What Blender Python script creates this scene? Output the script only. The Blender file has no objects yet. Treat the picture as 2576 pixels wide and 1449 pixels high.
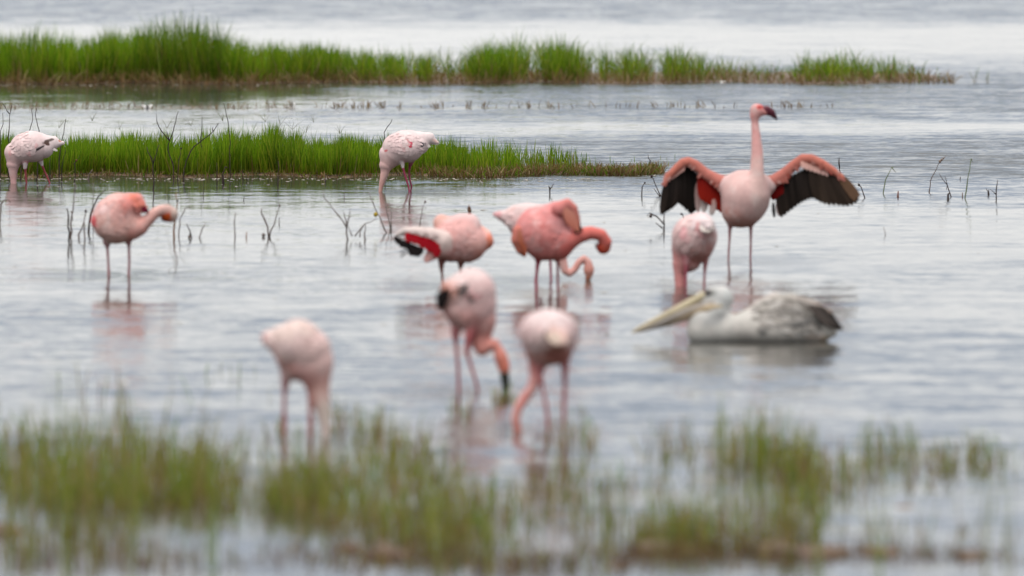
import bpy, math, random
import numpy as np
from mathutils import Vector
from mathutils.bvhtree import BVHTree

rng = np.random.default_rng(7)
random.seed(7)
scene = bpy.context.scene
COL = scene.collection

# ------------------------------------------------------------------ camera
CAM_H = 2.25                      # metres above the water
F_PX = 28600.0                    # focal length in units of a 2576 px wide frame
PITCH = math.atan((724.5 + 417.0) / F_PX)
cam_d = bpy.data.cameras.new('camera')
cam = bpy.data.objects.new('camera', cam_d)
COL.objects.link(cam)
cam.location = (0, 0, CAM_H)
cam.rotation_euler = (math.pi / 2 - PITCH, 0, 0)
cam_d.sensor_width = 36.0
cam_d.lens = 36.0 * F_PX / 2576.0
cam_d.clip_start = 1.0
cam_d.clip_end = 20000.0
cam_d.dof.use_dof = True
cam_d.dof.focus_distance = 76.0
cam_d.dof.aperture_fstop = 4.8
scene.camera = cam

# ------------------------------------------------------------------ sky
SUN_EL, SUN_ROT = math.radians(58), math.radians(205)
world = bpy.data.worlds.new('World')
scene.world = world
world.use_nodes = True
wt = world.node_tree
wt.nodes.clear()


def N(tree, typ, **kw):
    n = tree.nodes.new(typ)
    for k, v in kw.items():
        if k.startswith('i_'):
            key = k[2:]
            key = int(key) if key.isdigit() else key.replace('_', ' ')
            n.inputs[key].default_value = v
        else:
            setattr(n, k, v)
    return n


def ramp(tree, stops, interp='EASE'):
    r = tree.nodes.new('ShaderNodeValToRGB')
    cr = r.color_ramp
    cr.interpolation = interp
    while len(cr.elements) < len(stops):
        cr.elements.new(0.5)
    for e, (p, c) in zip(cr.elements, stops):
        e.position = p
        e.color = (c[0], c[1], c[2], 1) if isinstance(c, (tuple, list)) else (c, c, c, 1)
    return r


L = wt.links.new
tc = N(wt, 'ShaderNodeTexCoord')
sky = N(wt, 'ShaderNodeTexSky', sky_type='NISHITA', sun_disc=False, sun_elevation=SUN_EL,
        sun_rotation=SUN_ROT, air_density=1.0, dust_density=2.0, ozone_density=1.0)
bg_sky = N(wt, 'ShaderNodeBackground', i_Strength=0.10)
L(sky.outputs[0], bg_sky.inputs['Color'])
sep = N(wt, 'ShaderNodeSeparateXYZ')
L(tc.outputs['Generated'], sep.inputs[0])
cl_map = N(wt, 'ShaderNodeMapping')
cl_map.inputs['Scale'].default_value = (5, 5, 14)
L(tc.outputs['Generated'], cl_map.inputs[0])
cl_noise = N(wt, 'ShaderNodeTexNoise', i_Scale=1.0, i_Detail=4.0, i_Roughness=0.5)
L(cl_map.outputs[0], cl_noise.inputs['Vector'])
# overcast layer: bright towards the horizon, greyer blue higher up
el_ramp = ramp(wt, [(0.0, (1.04, 1.035, 1.02)), (0.034, (1.02, 1.02, 1.02)), (0.13, (0.53, 0.615, 0.76)),
                    (0.32, (0.60, 0.68, 0.79)), (0.65, (1.60, 1.60, 1.58)), (1.0, (2.5, 2.47, 2.42))])
absz = N(wt, 'ShaderNodeMath', operation='ABSOLUTE')
L(sep.outputs['Z'], absz.inputs[0])
L(absz.outputs[0], el_ramp.inputs[0])
cl_r = ramp(wt, [(0.3, 0.86), (0.7, 1.12)], 'LINEAR')
L(cl_noise.outputs['Fac'], cl_r.inputs[0])
cl_mul = N(wt, 'ShaderNodeMix', data_type='RGBA', blend_type='MULTIPLY')
cl_mul.inputs[0].default_value = 1.0
L(el_ramp.outputs[0], cl_mul.inputs[6])
L(cl_r.outputs[0], cl_mul.inputs[7])
bg_cl = N(wt, 'ShaderNodeBackground', i_Strength=1.0)
L(cl_mul.outputs[2], bg_cl.inputs['Color'])
mixw = N(wt, 'ShaderNodeMixShader', i_Fac=0.9)
L(bg_sky.outputs[0], mixw.inputs[1])
L(bg_cl.outputs[0], mixw.inputs[2])
wo = N(wt, 'ShaderNodeOutputWorld')
L(mixw.outputs[0], wo.inputs[0])

# ------------------------------------------------------------------ sun (diffused by the overcast)
sun_d = bpy.data.lights.new('sun', 'SUN')
sun_d.energy = 1.5
sun_d.angle = math.radians(30)
sun_d.color = (1.0, 0.975, 0.945)
sun = bpy.data.objects.new('sun', sun_d)
COL.objects.link(sun)
# the Nishita sun direction for rotation r is (sin r, cos r) on the ground
sdir = Vector((math.sin(SUN_ROT) * math.cos(SUN_EL), math.cos(SUN_ROT) * math.cos(SUN_EL), math.sin(SUN_EL)))
sun.rotation_euler = sdir.to_track_quat('Z', 'Y').to_euler()

scene.view_settings.view_transform = 'Standard'
scene.view_settings.look = 'None'
scene.view_settings.exposure = 0.0
scene.view_settings.gamma = 1.0
scene.view_settings.use_curve_mapping = False
scene.render.engine = 'CYCLES'
scene.cycles.use_denoising = True
scene.cycles.max_bounces = 6
scene.cycles.diffuse_bounces = 3
scene.cycles.glossy_bounces = 3
scene.cycles.transmission_bounces = 4
scene.cycles.caustics_reflective = False


# ------------------------------------------------------------------ survey of the place
def ground(px, py, z=0.0):
    """where the sight line of a photo point (2576 px wide) meets the water"""
    dx, dy = (px - 1288.0) / F_PX, -(py - 724.5) / F_PX
    c, s = math.cos(PITCH), math.sin(PITCH)
    d = np.array([dx, c + dy * s, -s + dy * c])
    t = (z - CAM_H) / d[2]
    return np.array([d[0] * t, d[1] * t, z])


def scale_at(py):
    return F_PX / ground(1288, py)[1]


def tag(o, label=None, cat=None, group=None, kind=None):
    if label: o['label'] = label
    if cat: o['category'] = cat
    if group: o['group'] = group
    if kind: o['kind'] = kind
    return o


def mesh_obj(name, V, F, mat, parent=None, loc=None, colors=None, smooth=True):
    me = bpy.data.meshes.new(name)
    V = np.asarray(V, dtype=np.float32).reshape(-1, 3)
    if isinstance(F, np.ndarray):
        k = F.shape[1]
        me.vertices.add(len(V))
        me.vertices.foreach_set('co', V.ravel())
        me.loops.add(F.size)
        me.loops.foreach_set('vertex_index', F.ravel().astype(np.int32))
        me.polygons.add(len(F))
        me.polygons.foreach_set('loop_start', np.arange(0, F.size, k, dtype=np.int32))
        me.polygons.foreach_set('loop_total', np.full(len(F), k, dtype=np.int32))
        me.update(calc_edges=True)
    else:
        me.from_pydata(V.tolist(), [], F)
    if colors is not None:
        a = me.color_attributes.new('tint', 'FLOAT_COLOR', 'POINT')
        C = np.ones((len(V), 4), dtype=np.float32)
        C[:, :3] = colors
        a.data.foreach_set('color', C.ravel())
    if smooth:
        me.polygons.foreach_set('use_smooth', np.ones(len(me.polygons), dtype=bool))
    me.materials.append(mat)
    o = bpy.data.objects.new(name, me)
    COL.objects.link(o)
    if parent is not None: o.parent = parent
    if loc is not None: o.location = loc
    return o


def vnoise(P, freq, seed=0):
    """smooth value noise in -1..1"""
    q = P * freq + seed * 17.31
    i = np.floor(q).astype(np.int64)
    f = q - i
    f = f * f * (3 - 2 * f)
    out = 0
    for dx in (0, 1):
        for dy in (0, 1):
            for dz in (0, 1):
                h = (i[:, 0] + dx) * 374761393 + (i[:, 1] + dy) * 668265263 + (i[:, 2] + dz) * 2147483647 + seed * 9176
                h = (h ^ (h >> 13)) * 1274126177
                h = (h ^ (h >> 16)) & 0xFFFF
                w = (f[:, 0] if dx else 1 - f[:, 0]) * (f[:, 1] if dy else 1 - f[:, 1]) * (f[:, 2] if dz else 1 - f[:, 2])
                out = out + w * (h / 32767.5 - 1)
    return out


# ------------------------------------------------------------------ materials
def new_mat(name):
    m = bpy.data.materials.new(name)
    m.use_nodes = True
    t = m.node_tree
    return m, t, t.nodes['Principled BSDF'], t.nodes['Material Output']


def plumage_mat(name, rough=0.8, grain=0.12, bump=0.25, scale=60.0, sheen=0.03):
    m, t, b, o = new_mat(name)
    l = t.links.new
    at = N(t, 'ShaderNodeAttribute', attribute_name='tint')
    co = N(t, 'ShaderNodeTexCoord')
    n1 = N(t, 'ShaderNodeTexNoise', i_Scale=scale, i_Detail=4.0, i_Roughness=0.6)
    l(co.outputs['Object'], n1.inputs['Vector'])
    r = ramp(t, [(0.25, 1 - grain), (0.75, 1.0)], 'LINEAR')
    l(n1.outputs['Fac'], r.inputs[0])
    mx = N(t, 'ShaderNodeMix', data_type='RGBA', blend_type='MULTIPLY')
    mx.inputs[0].default_value = 1.0
    l(at.outputs['Color'], mx.inputs[6])
    l(r.outputs[0], mx.inputs[7])
    l(mx.outputs[2], b.inputs['Base Color'])
    b.inputs['Roughness'].default_value = rough
    b.inputs['Specular IOR Level'].default_value = 0.25
    b.inputs['Sheen Weight'].default_value = sheen
    bp = N(t, 'ShaderNodeBump', i_Strength=bump, i_Distance=0.01)
    l(n1.outputs['Fac'], bp.inputs['Height'])
    l(bp.outputs[0], b.inputs['Normal'])
    return m


M_PLUME = plumage_mat('plumage', bump=0.1)
M_FEATHER = plumage_mat('feather_vane', 0.85, 0.25, 0.1, 120.0, 0.0)
M_FEATHER.node_tree.nodes['Principled BSDF'].inputs['Specular IOR Level'].default_value = 0.08
M_BILL = plumage_mat('bill_horn', 0.35, 0.06, 0.05, 90.0, 0.0)
M_TWIG = plumage_mat('dead_wood', 0.85, 0.3, 0.4, 200.0, 0.0)


def grass_mat():
    m, t, b, o = new_mat('grass_blade')
    l = t.links.new
    at = N(t, 'ShaderNodeAttribute', attribute_name='tint')
    l(at.outputs['Color'], b.inputs['Base Color'])
    b.inputs['Roughness'].default_value = 0.65
    b.inputs['Specular IOR Level'].default_value = 0.12
    tr = N(t, 'ShaderNodeBsdfTranslucent')
    l(at.outputs['Color'], tr.inputs['Color'])
    mx = N(t, 'ShaderNodeMixShader', i_Fac=0.35)
    l(b.outputs[0], mx.inputs[1])
    l(tr.outputs[0], mx.inputs[2])
    l(mx.outputs[0], o.inputs['Surface'])
    return m


M_GRASS = grass_mat()

m, t, b, o = new_mat('wet_mud')
l = t.links.new
co = N(t, 'ShaderNodeTexCoord')
n1 = N(t, 'ShaderNodeTexNoise', i_Scale=9.0, i_Detail=6.0, i_Roughness=0.65)
l(co.outputs['Object'], n1.inputs['Vector'])
r = ramp(t, [(0.3, (0.055, 0.032, 0.019)), (0.55, (0.14, 0.085, 0.05)), (0.75, (0.24, 0.17, 0.115))], 'LINEAR')
l(n1.outputs['Fac'], r.inputs[0])
l(r.outputs[0], b.inputs['Base Color'])
b.inputs['Roughness'].default_value = 0.55
bp = N(t, 'ShaderNodeBump', i_Strength=0.6, i_Distance=0.03)
l(n1.outputs['Fac'], bp.inputs['Height'])
l(bp.outputs[0], b.inputs['Normal'])
M_MUD = m

# ---- lake water: murky body under a rippled mirror; wind lanes ruffle it more or less
m, t, b, o = new_mat('lake_water')
l = t.links.new
b.inputs['Base Color'].default_value = (0.055, 0.052, 0.042, 1)
b.inputs['Roughness'].default_value = 0.03
b.inputs['IOR'].default_value = 1.333
geo = N(t, 'ShaderNodeNewGeometry')
sp = N(t, 'ShaderNodeSeparateXYZ')
l(geo.outputs['Position'], sp.inputs[0])


def wnoise(scale_xyz, scale, detail, rough=0.5, offs=(0, 0, 0)):
    mp = N(t, 'ShaderNodeMapping')
    mp.inputs['Scale'].default_value = scale_xyz
    mp.inputs['Location'].default_value = offs
    l(geo.outputs['Position'], mp.inputs[0])
    n = N(t, 'ShaderNodeTexNoise', i_Scale=scale, i_Detail=detail, i_Roughness=rough)
    l(mp.outputs[0], n.inputs['Vector'])
    return n


def wmath(op, a, c=None, clamp=False):
    n = N(t, 'ShaderNodeMath', operation=op)
    n.use_clamp = clamp
    for i, v in enumerate((a, c)):
        if v is None: continue
        if isinstance(v, (int, float)): n.inputs[i].default_value = v
        else: l(v, n.inputs[i])
    return n.outputs[0]


# wind lanes across the lake, by distance from the near shore (30..160 m)
Y0, Y1 = 30.0, 160.0
lane_warp = wnoise((1, 1, 1), 0.12, 2.0)
yw = wmath('ADD', sp.outputs['Y'], wmath('MULTIPLY', wmath('SUBTRACT', lane_warp.outputs['Fac'], 0.5), 12.0))
yn = N(t, 'ShaderNodeMapRange')
yn.inputs[1].default_value, yn.inputs[2].default_value = Y0, Y1
l(yw, yn.inputs[0])
LANES_L = [(30, .15), (38, .19), (44, .27), (50, .25), (55, .19), (60, .14), (69, .13), (72, .22), (75, .24), (80, .20),
           (83.5, .24), (86, .12), (89, .18), (91.5, .22), (93.5, .10), (103, .08), (110, .20), (116, .10), (132, .10), (140, .66), (160, .8)]
LANES_R = [(30, .15), (38, .20), (44, .29), (50, .27), (55, .20), (60, .14), (69, .13), (72, .55), (75, 1.25), (80, 1.5),
           (83.5, 1.3), (86, .16), (89, .22), (92, .95), (100, 1.0), (106, 1.0), (112, .36), (120, .14), (132, .12), (140, .66), (160, .8)]
lanes = []
for tab in (LANES_L, LANES_R):
    rr_ = ramp(t, [((y - Y0) / (Y1 - Y0), v) for y, v in tab], 'LINEAR')
    l(yn.outputs[0], rr_.inputs[0])
    lanes.append(rr_)
xr = N(t, 'ShaderNodeMapRange')       # the lee of the long banks is calmer
xr.inputs[1].default_value, xr.inputs[2].default_value = -2.2, 1.2
l(wmath('ADD', sp.outputs['X'], wmath('MULTIPLY', wmath('SUBTRACT', lane_warp.outputs['Fac'], 0.5), 5.0)), xr.inputs[0])
lane = N(t, 'ShaderNodeMix', data_type='FLOAT')
l(xr.outputs[0], lane.inputs[0]); l(lanes[0].outputs[0], lane.inputs[2]); l(lanes[1].outputs[0], lane.inputs[3])
patch = wnoise((1.0, 0.42, 1.0), 1.1, 3.0, 0.55)
pr = ramp(t, [(0.32, 0.5), (0.68, 1.5)], 'LINEAR')
l(patch.outputs['Fac'], pr.inputs[0])
S = wmath('MULTIPLY', lane.outputs[0], pr.outputs[0])


def vsub_scale(node, k):
    v1 = N(t, 'ShaderNodeVectorMath', operation='SUBTRACT')
    v1.inputs[1].default_value = (0.5, 0.5, 0.5)
    l(node.outputs['Color'], v1.inputs[0])
    v2 = N(t, 'ShaderNodeVectorMath', operation='SCALE')
    v2.inputs['Scale'].default_value = k
    l(v1.outputs[0], v2.inputs[0])
    return v2.outputs[0]


rip1 = vsub_scale(wnoise((0.55, 1.0, 1.0), 2.6, 2.0, 0.5), 0.30)
rip2 = vsub_scale(wnoise((0.6, 1.0, 1.0), 16.0, 3.0, 0.6, (3, 7, 0)), 0.62)
add = N(t, 'ShaderNodeVectorMath', operation='ADD')
l(rip1, add.inputs[0]); l(rip2, add.inputs[1])
scl = N(t, 'ShaderNodeVectorMath', operation='SCALE')
lean = N(t, 'ShaderNodeVectorMath', operation='ADD')      # wind driven ripples are steeper on their near faces
lean.inputs[1].default_value = (0, -0.06, 0)
l(add.outputs[0], lean.inputs[0])
l(lean.outputs[0], scl.inputs[0]); l(S, scl.inputs['Scale'])
# little rings spreading from the birds that wade or swim
FEET = [(68, 462), (1026, 484), (272, 693), (324, 694), (1112, 720), (1350, 734), (1404, 734), (1340, 706), (1480, 700), (1155, 985), (1200, 984),
        (1380, 1083), (1418, 1083), (1300, 1086), (712, 1100), (782, 1100), (815, 1100), (1832, 655), (1887, 657), (1716, 722), (1772, 720), (1745, 858)]
ring_sum = scl.outputs[0]
for fx, fy in FEET:
    _dx, _dy = (fx - 1288.0) / F_PX, -(fy - 724.5) / F_PX
    _c, _s = math.cos(PITCH), math.sin(PITCH)
    _t = -CAM_H / (-_s + _dy * _c)
    dv = N(t, 'ShaderNodeVectorMath', operation='SUBTRACT')
    dv.inputs[1].default_value = (_dx * _t, (_c + _dy * _s) * _t, 0)
    l(geo.outputs['Position'], dv.inputs[0])
    ln_ = N(t, 'ShaderNodeVectorMath', operation='LENGTH')
    l(dv.outputs[0], ln_.inputs[0])
    rr_ = ln_.outputs['Value']
    wave = wmath('SINE', wmath('MULTIPLY', rr_, 118.0 + (fx % 29)))
    amp = wmath('DIVIDE', wmath('MULTIPLY', wave, wmath('POWER', 2.718, wmath('MULTIPLY', rr_, -2.6))), wmath('ADD', rr_, .03))
    sv = N(t, 'ShaderNodeVectorMath', operation='SCALE')
    l(dv.outputs[0], sv.inputs[0]); l(wmath('MULTIPLY', amp, .13), sv.inputs['Scale'])
    ad = N(t, 'ShaderNodeVectorMath', operation='ADD')
    l(ring_sum, ad.inputs[0]); l(sv.outputs[0], ad.inputs[1])
    ring_sum = ad.outputs[0]
flat = N(t, 'ShaderNodeVectorMath', operation='MULTIPLY')
flat.inputs[1].default_value = (1, 1, 0)
l(ring_sum, flat.inputs[0])
up = N(t, 'ShaderNodeVectorMath', operation='ADD')
up.inputs[1].default_value = (0, 0, 1)
l(flat.outputs[0], up.inputs[0])
nrm = N(t, 'ShaderNodeVectorMath', operation='NORMALIZE')
l(up.outputs[0], nrm.inputs[0])
l(nrm.outputs[0], b.inputs['Normal'])
l(wmath('ADD', wmath('MULTIPLY', S, 0.05), 0.062), b.inputs['Roughness'])   # ripples too fine to see singly
M_WATER = m

# ------------------------------------------------------------------ setting
wv = [(-4000, -60, 0), (4000, -60, 0), (4000, 9000, 0), (-4000, 9000, 0)]
water = mesh_obj('lake_water', wv, [(0, 1, 2, 3)], M_WATER, smooth=False)
tag(water, 'calm grey blue lake water with wind ripples', kind='structure')


def mud_bank(pts, hgt, name='mud_bank', label='low wet mud bank under the grass'):
    """pts: rows of (px, front_py, back_py): a low uneven mound lying in the water"""
    V, F, nr = [], [], 9
    for k, (px, fy, by) in enumerate(pts):
        f_, b_ = ground(px, fy), ground(px, by)
        for j in range(nr):
            s = j / (nr - 1)
            p = f_ * (1 - s) + b_ * s
            e = min(1.0, 4 * min(s, 1 - s)) ** 0.7
            endf = min(1.0, 3.0 * min(k, len(pts) - 1 - k) / len(pts) * 4)
            p = p + np.array([rng.normal(0, .01), rng.normal(0, .06), 0])
            p[2] = -0.012 + hgt * e * endf * (0.75 + 0.4 * rng.random())
            V.append(p)
    n = len(pts)
    for k in range(n - 1):
        for j in range(nr - 1):
            a = k * nr + j
            F.append((a, a + nr, a + nr + 1, a + 1))
    ob = mesh_obj(name, V, F, M_MUD)
    tag(ob, label, kind='structure')
    return ob


def lerp_prof(prof, x):
    xs, ys = zip(*prof)
    return np.interp(x, xs, ys)


xs = np.linspace(-150, 2420, 120)
mud_bank([(x, 211 + 2.0 * math.sin(x * .013) + 1.2 * math.sin(x * .05), 184) for x in xs], 0.05)
xs = np.linspace(-120, 1690, 110)
mud_bank([(x, 446 + 3 * math.sin(x * .017) - max(0, x - 1300) * .02, 418 + max(0, x - 1400) * .06) for x in xs], 0.035)
xs = np.linspace(-120, 760, 60)
mud_bank([(x, 274 - max(0, x) * .004 + rng.normal(0, .8), 266) for x in xs], 0.012,
         label='thin strip of pale mud and foam between the two grass banks')


# ------------------------------------------------------------------ grass
def blades(base, height, width, lean, c0, c1, curve=0.25):
    """base (n,3); every blade is 7 verts / 5 tris; c0 root colour, c1 tip colour"""
    n = len(base)
    az = rng.uniform(0, 2 * math.pi, n)
    side = np.stack([np.cos(az), np.sin(az), np.zeros(n)], 1)
    la = rng.uniform(0, 2 * math.pi, n)
    ld = np.stack([np.cos(la), np.sin(la) * 0.6, np.zeros(n)], 1)
    V = np.zeros((n, 7, 3)); C = np.zeros((n, 7, 3))
    for s, (tt, ww) in enumerate(((0, .8), (.36, 1.0), (.72, .7), (1.0, 0))):
        off = ld * (height * (lean * tt + curve * lean * 2 * tt * tt))[:, None]
        zz = height * (tt - 0.25 * np.minimum(lean, 1.2) * tt * tt)
        p = base + off + np.stack([np.zeros(n), np.zeros(n), zz], 1)
        if s < 3:
            V[:, 2 * s] = p - side * (width * ww / 2)[:, None]
            V[:, 2 * s + 1] = p + side * (width * ww / 2)[:, None]
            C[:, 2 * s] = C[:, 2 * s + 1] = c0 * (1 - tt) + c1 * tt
        else:
            V[:, 6] = p
            C[:, 6] = c1
    T = np.array([(0, 1, 3), (0, 3, 2), (2, 3, 5), (2, 5, 4), (4, 5, 6)])
    F = (T[None] + (np.arange(n) * 7)[:, None, None]).reshape(-1, 3)
    return V.reshape(-1, 3), F, C.reshape(-1, 3)


class Sward:
    def __init__(s): s.V, s.F, s.C, s.n = [], [], [], 0

    def add(s, V, F, C):
        s.V.append(V); s.F.append(F + s.n); s.C.append(C); s.n += len(V)

    def build(s, name, loc=None):
        V = np.concatenate(s.V)
        if loc is not None: V = V - np.array(loc)
        return mesh_obj(name, V, np.concatenate(s.F), M_GRASS, colors=np.concatenate(s.C), loc=loc, smooth=False)


GREENS = np.array([(.13, .26, .004), (.10, .21, .004), (.165, .28, .007), (.07, .155, .003), (.22, .28, .016)])
STRAWS = np.array([(.24, .155, .065), (.19, .105, .042), (.30, .22, .11), (.14, .072, .03)])


def pick(pal, n, jit=0.12):
    c = pal[rng.integers(0, len(pal), n)]
    return c * (1 + rng.normal(0, jit, (n, 1)))


def clump_field(x, seed, f):
    P = np.stack([x, np.zeros_like(x), np.zeros_like(x)], 1)
    return vnoise(P, f, seed)


def pts_on(px, py):
    """vectorised ground()"""
    dx, dy = (px - 1288.0) / F_PX, -(py - 724.5) / F_PX
    c, s = math.cos(PITCH), math.sin(PITCH)
    dz = -s + dy * c
    t_ = -CAM_H / dz
    return np.stack([dx * t_, (c + dy * s) * t_, np.zeros_like(px)], 1)


# ---- far bank
FAR_TOP = [(-150, 92), (0, 92), (60, 100), (130, 95), (200, 108), (260, 100), (330, 108), (352, 76), (400, 84), (470, 70),
           (535, 88), (600, 112), (680, 122), (760, 124), (820, 136), (900, 142), (1000, 143), (1100, 140), (1180, 152),
           (1200, 130), (1260, 118), (1330, 114), (1400, 122), (1460, 132), (1600, 134), (1700, 136), (1760, 148),
           (1800, 162), (1870, 162), (1960, 176), (1995, 184), (2020, 152), (2080, 158), (2150, 150), (2200, 160), (2240, 150),
           (2290, 172), (2340, 186), (2400, 202)]
FAR_DEN = [(-150, 1), (600, 1), (850, .8), (1000, .6), (1180, .46), (1230, .8), (1420, .8), (1500, .46), (1740, .40), (1780, .20),
           (1830, .28), (1990, .10), (2030, .48), (2100, .36), (2200, .25), (2280, .22), (2330, .08), (2420, .03)]
far = Sward()
n = 52000
px = rng.uniform(-150, 2420, n)
keep = rng.random(n) < np.interp(px, *zip(*FAR_DEN)) ** 1.7 * np.clip(0.8 + 1.1 * clump_field(px, 3, .045) * np.clip((px - 600) / 500, .3, 1), .08, 1.3)
px = px[keep]; n = len(px)
py = 210 - 25 * rng.random(n) ** 1.5 + 2 * np.sin(px * .013)
B = pts_on(px, py); B[:, 2] = 0.02
S_far = 278.7
hm = (210 - np.interp(px, *zip(*FAR_TOP))) / S_far
cl = clump_field(px, 5, .06) * .16 + clump_field(px, 6, .2) * .12
h = hm * (0.93 + 1.7 * cl) * (.36 + .80 * rng.random(n) ** .8)
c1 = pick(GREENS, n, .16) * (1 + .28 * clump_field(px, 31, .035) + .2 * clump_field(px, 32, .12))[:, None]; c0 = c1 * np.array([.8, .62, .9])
thin = np.interp(px, *zip(*FAR_DEN))
dead = rng.random(n) < (0.06 + 0.20 * (1 - thin) + .10 * (clump_field(px, 9, .03) > .45))
c1[dead] = pick(STRAWS, dead.sum()); c0[dead] = c1[dead] * .8
h[dead] *= .75
tall = ((px > 345) & (px < 560)).astype(float)      # the high dark tussock
c1 *= (1 - .30 * tall)[:, None]; c0 *= (1 - .30 * tall)[:, None]
h *= 1 + .10 * tall
airy = np.clip((px - 650) / 400, 0, 1)
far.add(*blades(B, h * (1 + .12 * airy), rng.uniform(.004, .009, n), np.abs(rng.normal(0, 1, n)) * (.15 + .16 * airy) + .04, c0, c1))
# tall arching flower stems standing proud of the sward
k = 1100
px = np.concatenate([rng.uniform(-100, 700, 120), rng.uniform(330, 620, 50), rng.uniform(850, 2330, k - 170)]); py = 210 - 18 * rng.random(k)
B = pts_on(px, py)
hm = (210 - np.interp(px, *zip(*FAR_TOP))) / S_far
far.add(*blades(B, hm * rng.uniform(.8, 1.32, k), rng.uniform(.004, .007, k), np.abs(rng.normal(.2, .17, k)),
                pick(GREENS, k) * .8, pick(np.array([(.16, .2, .06), (.2, .2, .1), (.12, .2, .04)]), k)))
# straw and dead leaves along the waterline
k = 9000
px = rng.uniform(-150, 2400, k)
px = px[rng.random(k) < .35 + .5 * np.interp(px, *zip(*FAR_DEN))]; k = len(px)
py = 212 - 10 * rng.random(k) ** 1.3 + 2 * np.sin(px * .013)
c1 = pick(STRAWS, k, .2)
far.add(*blades(pts_on(px, py), rng.uniform(.03, .16, k) * (1 + .5 * clump_field(px, 11, .05)), rng.uniform(.004, .010, k), np.abs(rng.normal(.5, .4, k)), c1 * .7, c1))
# the few stems past the tip of the bank
for x0, top, kk in ((2450, 158, 5), (2480, 168, 7), (2360, 178, 6), (2285, 140, 5), (2380, 196, 14), (2555, 196, 3)):
    px = x0 + rng.normal(0, 5, kk); py = np.full(kk, 209.0)
    far.add(*blades(pts_on(px, py), (209 - top) / S_far * rng.uniform(.5, 1.05, kk), rng.uniform(.003, .006, kk), np.abs(rng.normal(.25, .15, kk)), pick(STRAWS, kk) * .7, pick(GREENS, kk) * .8))
# stubs standing in the shallow strip in front of the far bank
k = 520
px = np.concatenate([rng.uniform(-50, 700, 200), rng.choice([725, 840, 860, 890, 910, 930, 960, 1010, 1098, 1180, 1215, 1330, 1385, 1640, 1690, 1760, 1990, 2015], 220) + rng.normal(0, 6, 220), rng.uniform(700, 2100, 100)])
py = rng.normal(270, 2.0, k)
c1 = pick(STRAWS, k, .2)
far.add(*blades(pts_on(px, py), rng.uniform(.015, .075, k), rng.uniform(.004, .009, k), np.abs(rng.normal(.4, .3, k)), c1 * .7, c1))
g = far.build('grass')
tag(g, 'tall green grass on the far bank, straw coloured at its foot', kind='stuff')

# ---- middle bank
MID_TOP = [(-100, 345), (40, 350), (160, 352), (300, 346), (450, 342), (560, 340), (600, 330), (650, 325), (720, 334), (800, 346),
           (900, 352), (960, 356), (1060, 350), (1160, 352), (1250, 362), (1330, 372), (1400, 378), (1460, 388), (1478, 400), (1520, 414), (1660, 418)]
MID_DEN = [(-100, 1), (1000, 1), (1150, .6), (1300, .4), (1420, .3), (1465, .2), (1485, .05), (1700, .04)]
S_mid = 383.0
mid = Sward()
n = 46000
px = rng.uniform(-110, 1700, n)
px = px[rng.random(n) < np.interp(px, *zip(*MID_DEN)) ** 1.6 * np.clip(.85 + .9 * clump_field(px, 21, .06) * np.clip((px - 900) / 400, .3, 1), .08, 1.3)]; n = len(px)
py = 443 - 27 * rng.random(n) ** 1.35 + 3 * np.sin(px * .017) - np.maximum(0, px - 1300) * .02
B = pts_on(px, py); B[:, 2] = .015
hm = (443 - np.interp(px, *zip(*MID_TOP))) / S_mid
h = hm * (0.84 + clump_field(px, 23, .05) * .16 + clump_field(px, 24, .25) * .12) * (.42 + .70 * rng.random(n) ** .8)
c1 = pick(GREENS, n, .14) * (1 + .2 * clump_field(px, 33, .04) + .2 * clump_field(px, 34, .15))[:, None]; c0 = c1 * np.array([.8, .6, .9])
dead = rng.random(n) < .05 + .25 * np.clip((px - 1100) / 400, 0, 1)
c1[dead] = pick(STRAWS, dead.sum()); c0[dead] = c1[dead] * .8; h[dead] *= .6
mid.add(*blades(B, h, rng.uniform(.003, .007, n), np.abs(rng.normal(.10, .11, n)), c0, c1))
k = 160
px = rng.uniform(-100, 1470, k); py = 443 - 22 * rng.random(k)
hm = (443 - np.interp(px, *zip(*MID_TOP))) / S_mid
mid.add(*blades(pts_on(px, py), hm * rng.uniform(1.0, 1.28, k), rng.uniform(.003, .005, k), np.abs(rng.normal(.12, .1, k)), pick(GREENS, k) * .8, pick(GREENS, k) * .9))
k = 6500
px = np.concatenate([rng.uniform(-110, 1480, 1900), 1060 + 420 * rng.random(1500) ** .8,
                     rng.choice([1488, 1500, 1512, 1530, 1537, 1552, 1562, 1580, 1590, 1608, 1622, 1636, 1648, 1662], 1400) + rng.normal(0, 4.5, 1400)]); k = len(px)
py = 446 - 7 * rng.random(k) ** 1.3 + 3 * np.sin(px * .017) - np.maximum(0, px - 1300) * .02
c1 = pick(STRAWS, k, .2)
gf = rng.random(k) < .25
c1[gf] = pick(GREENS, gf.sum()) * .8
mid.add(*blades(pts_on(px, py), rng.uniform(.015, .06, k) * np.where(px > 1060, 1.7, 1.0), rng.uniform(.003, .008, k), np.abs(rng.normal(.45, .35, k)), c1 * .65, c1))
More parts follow.
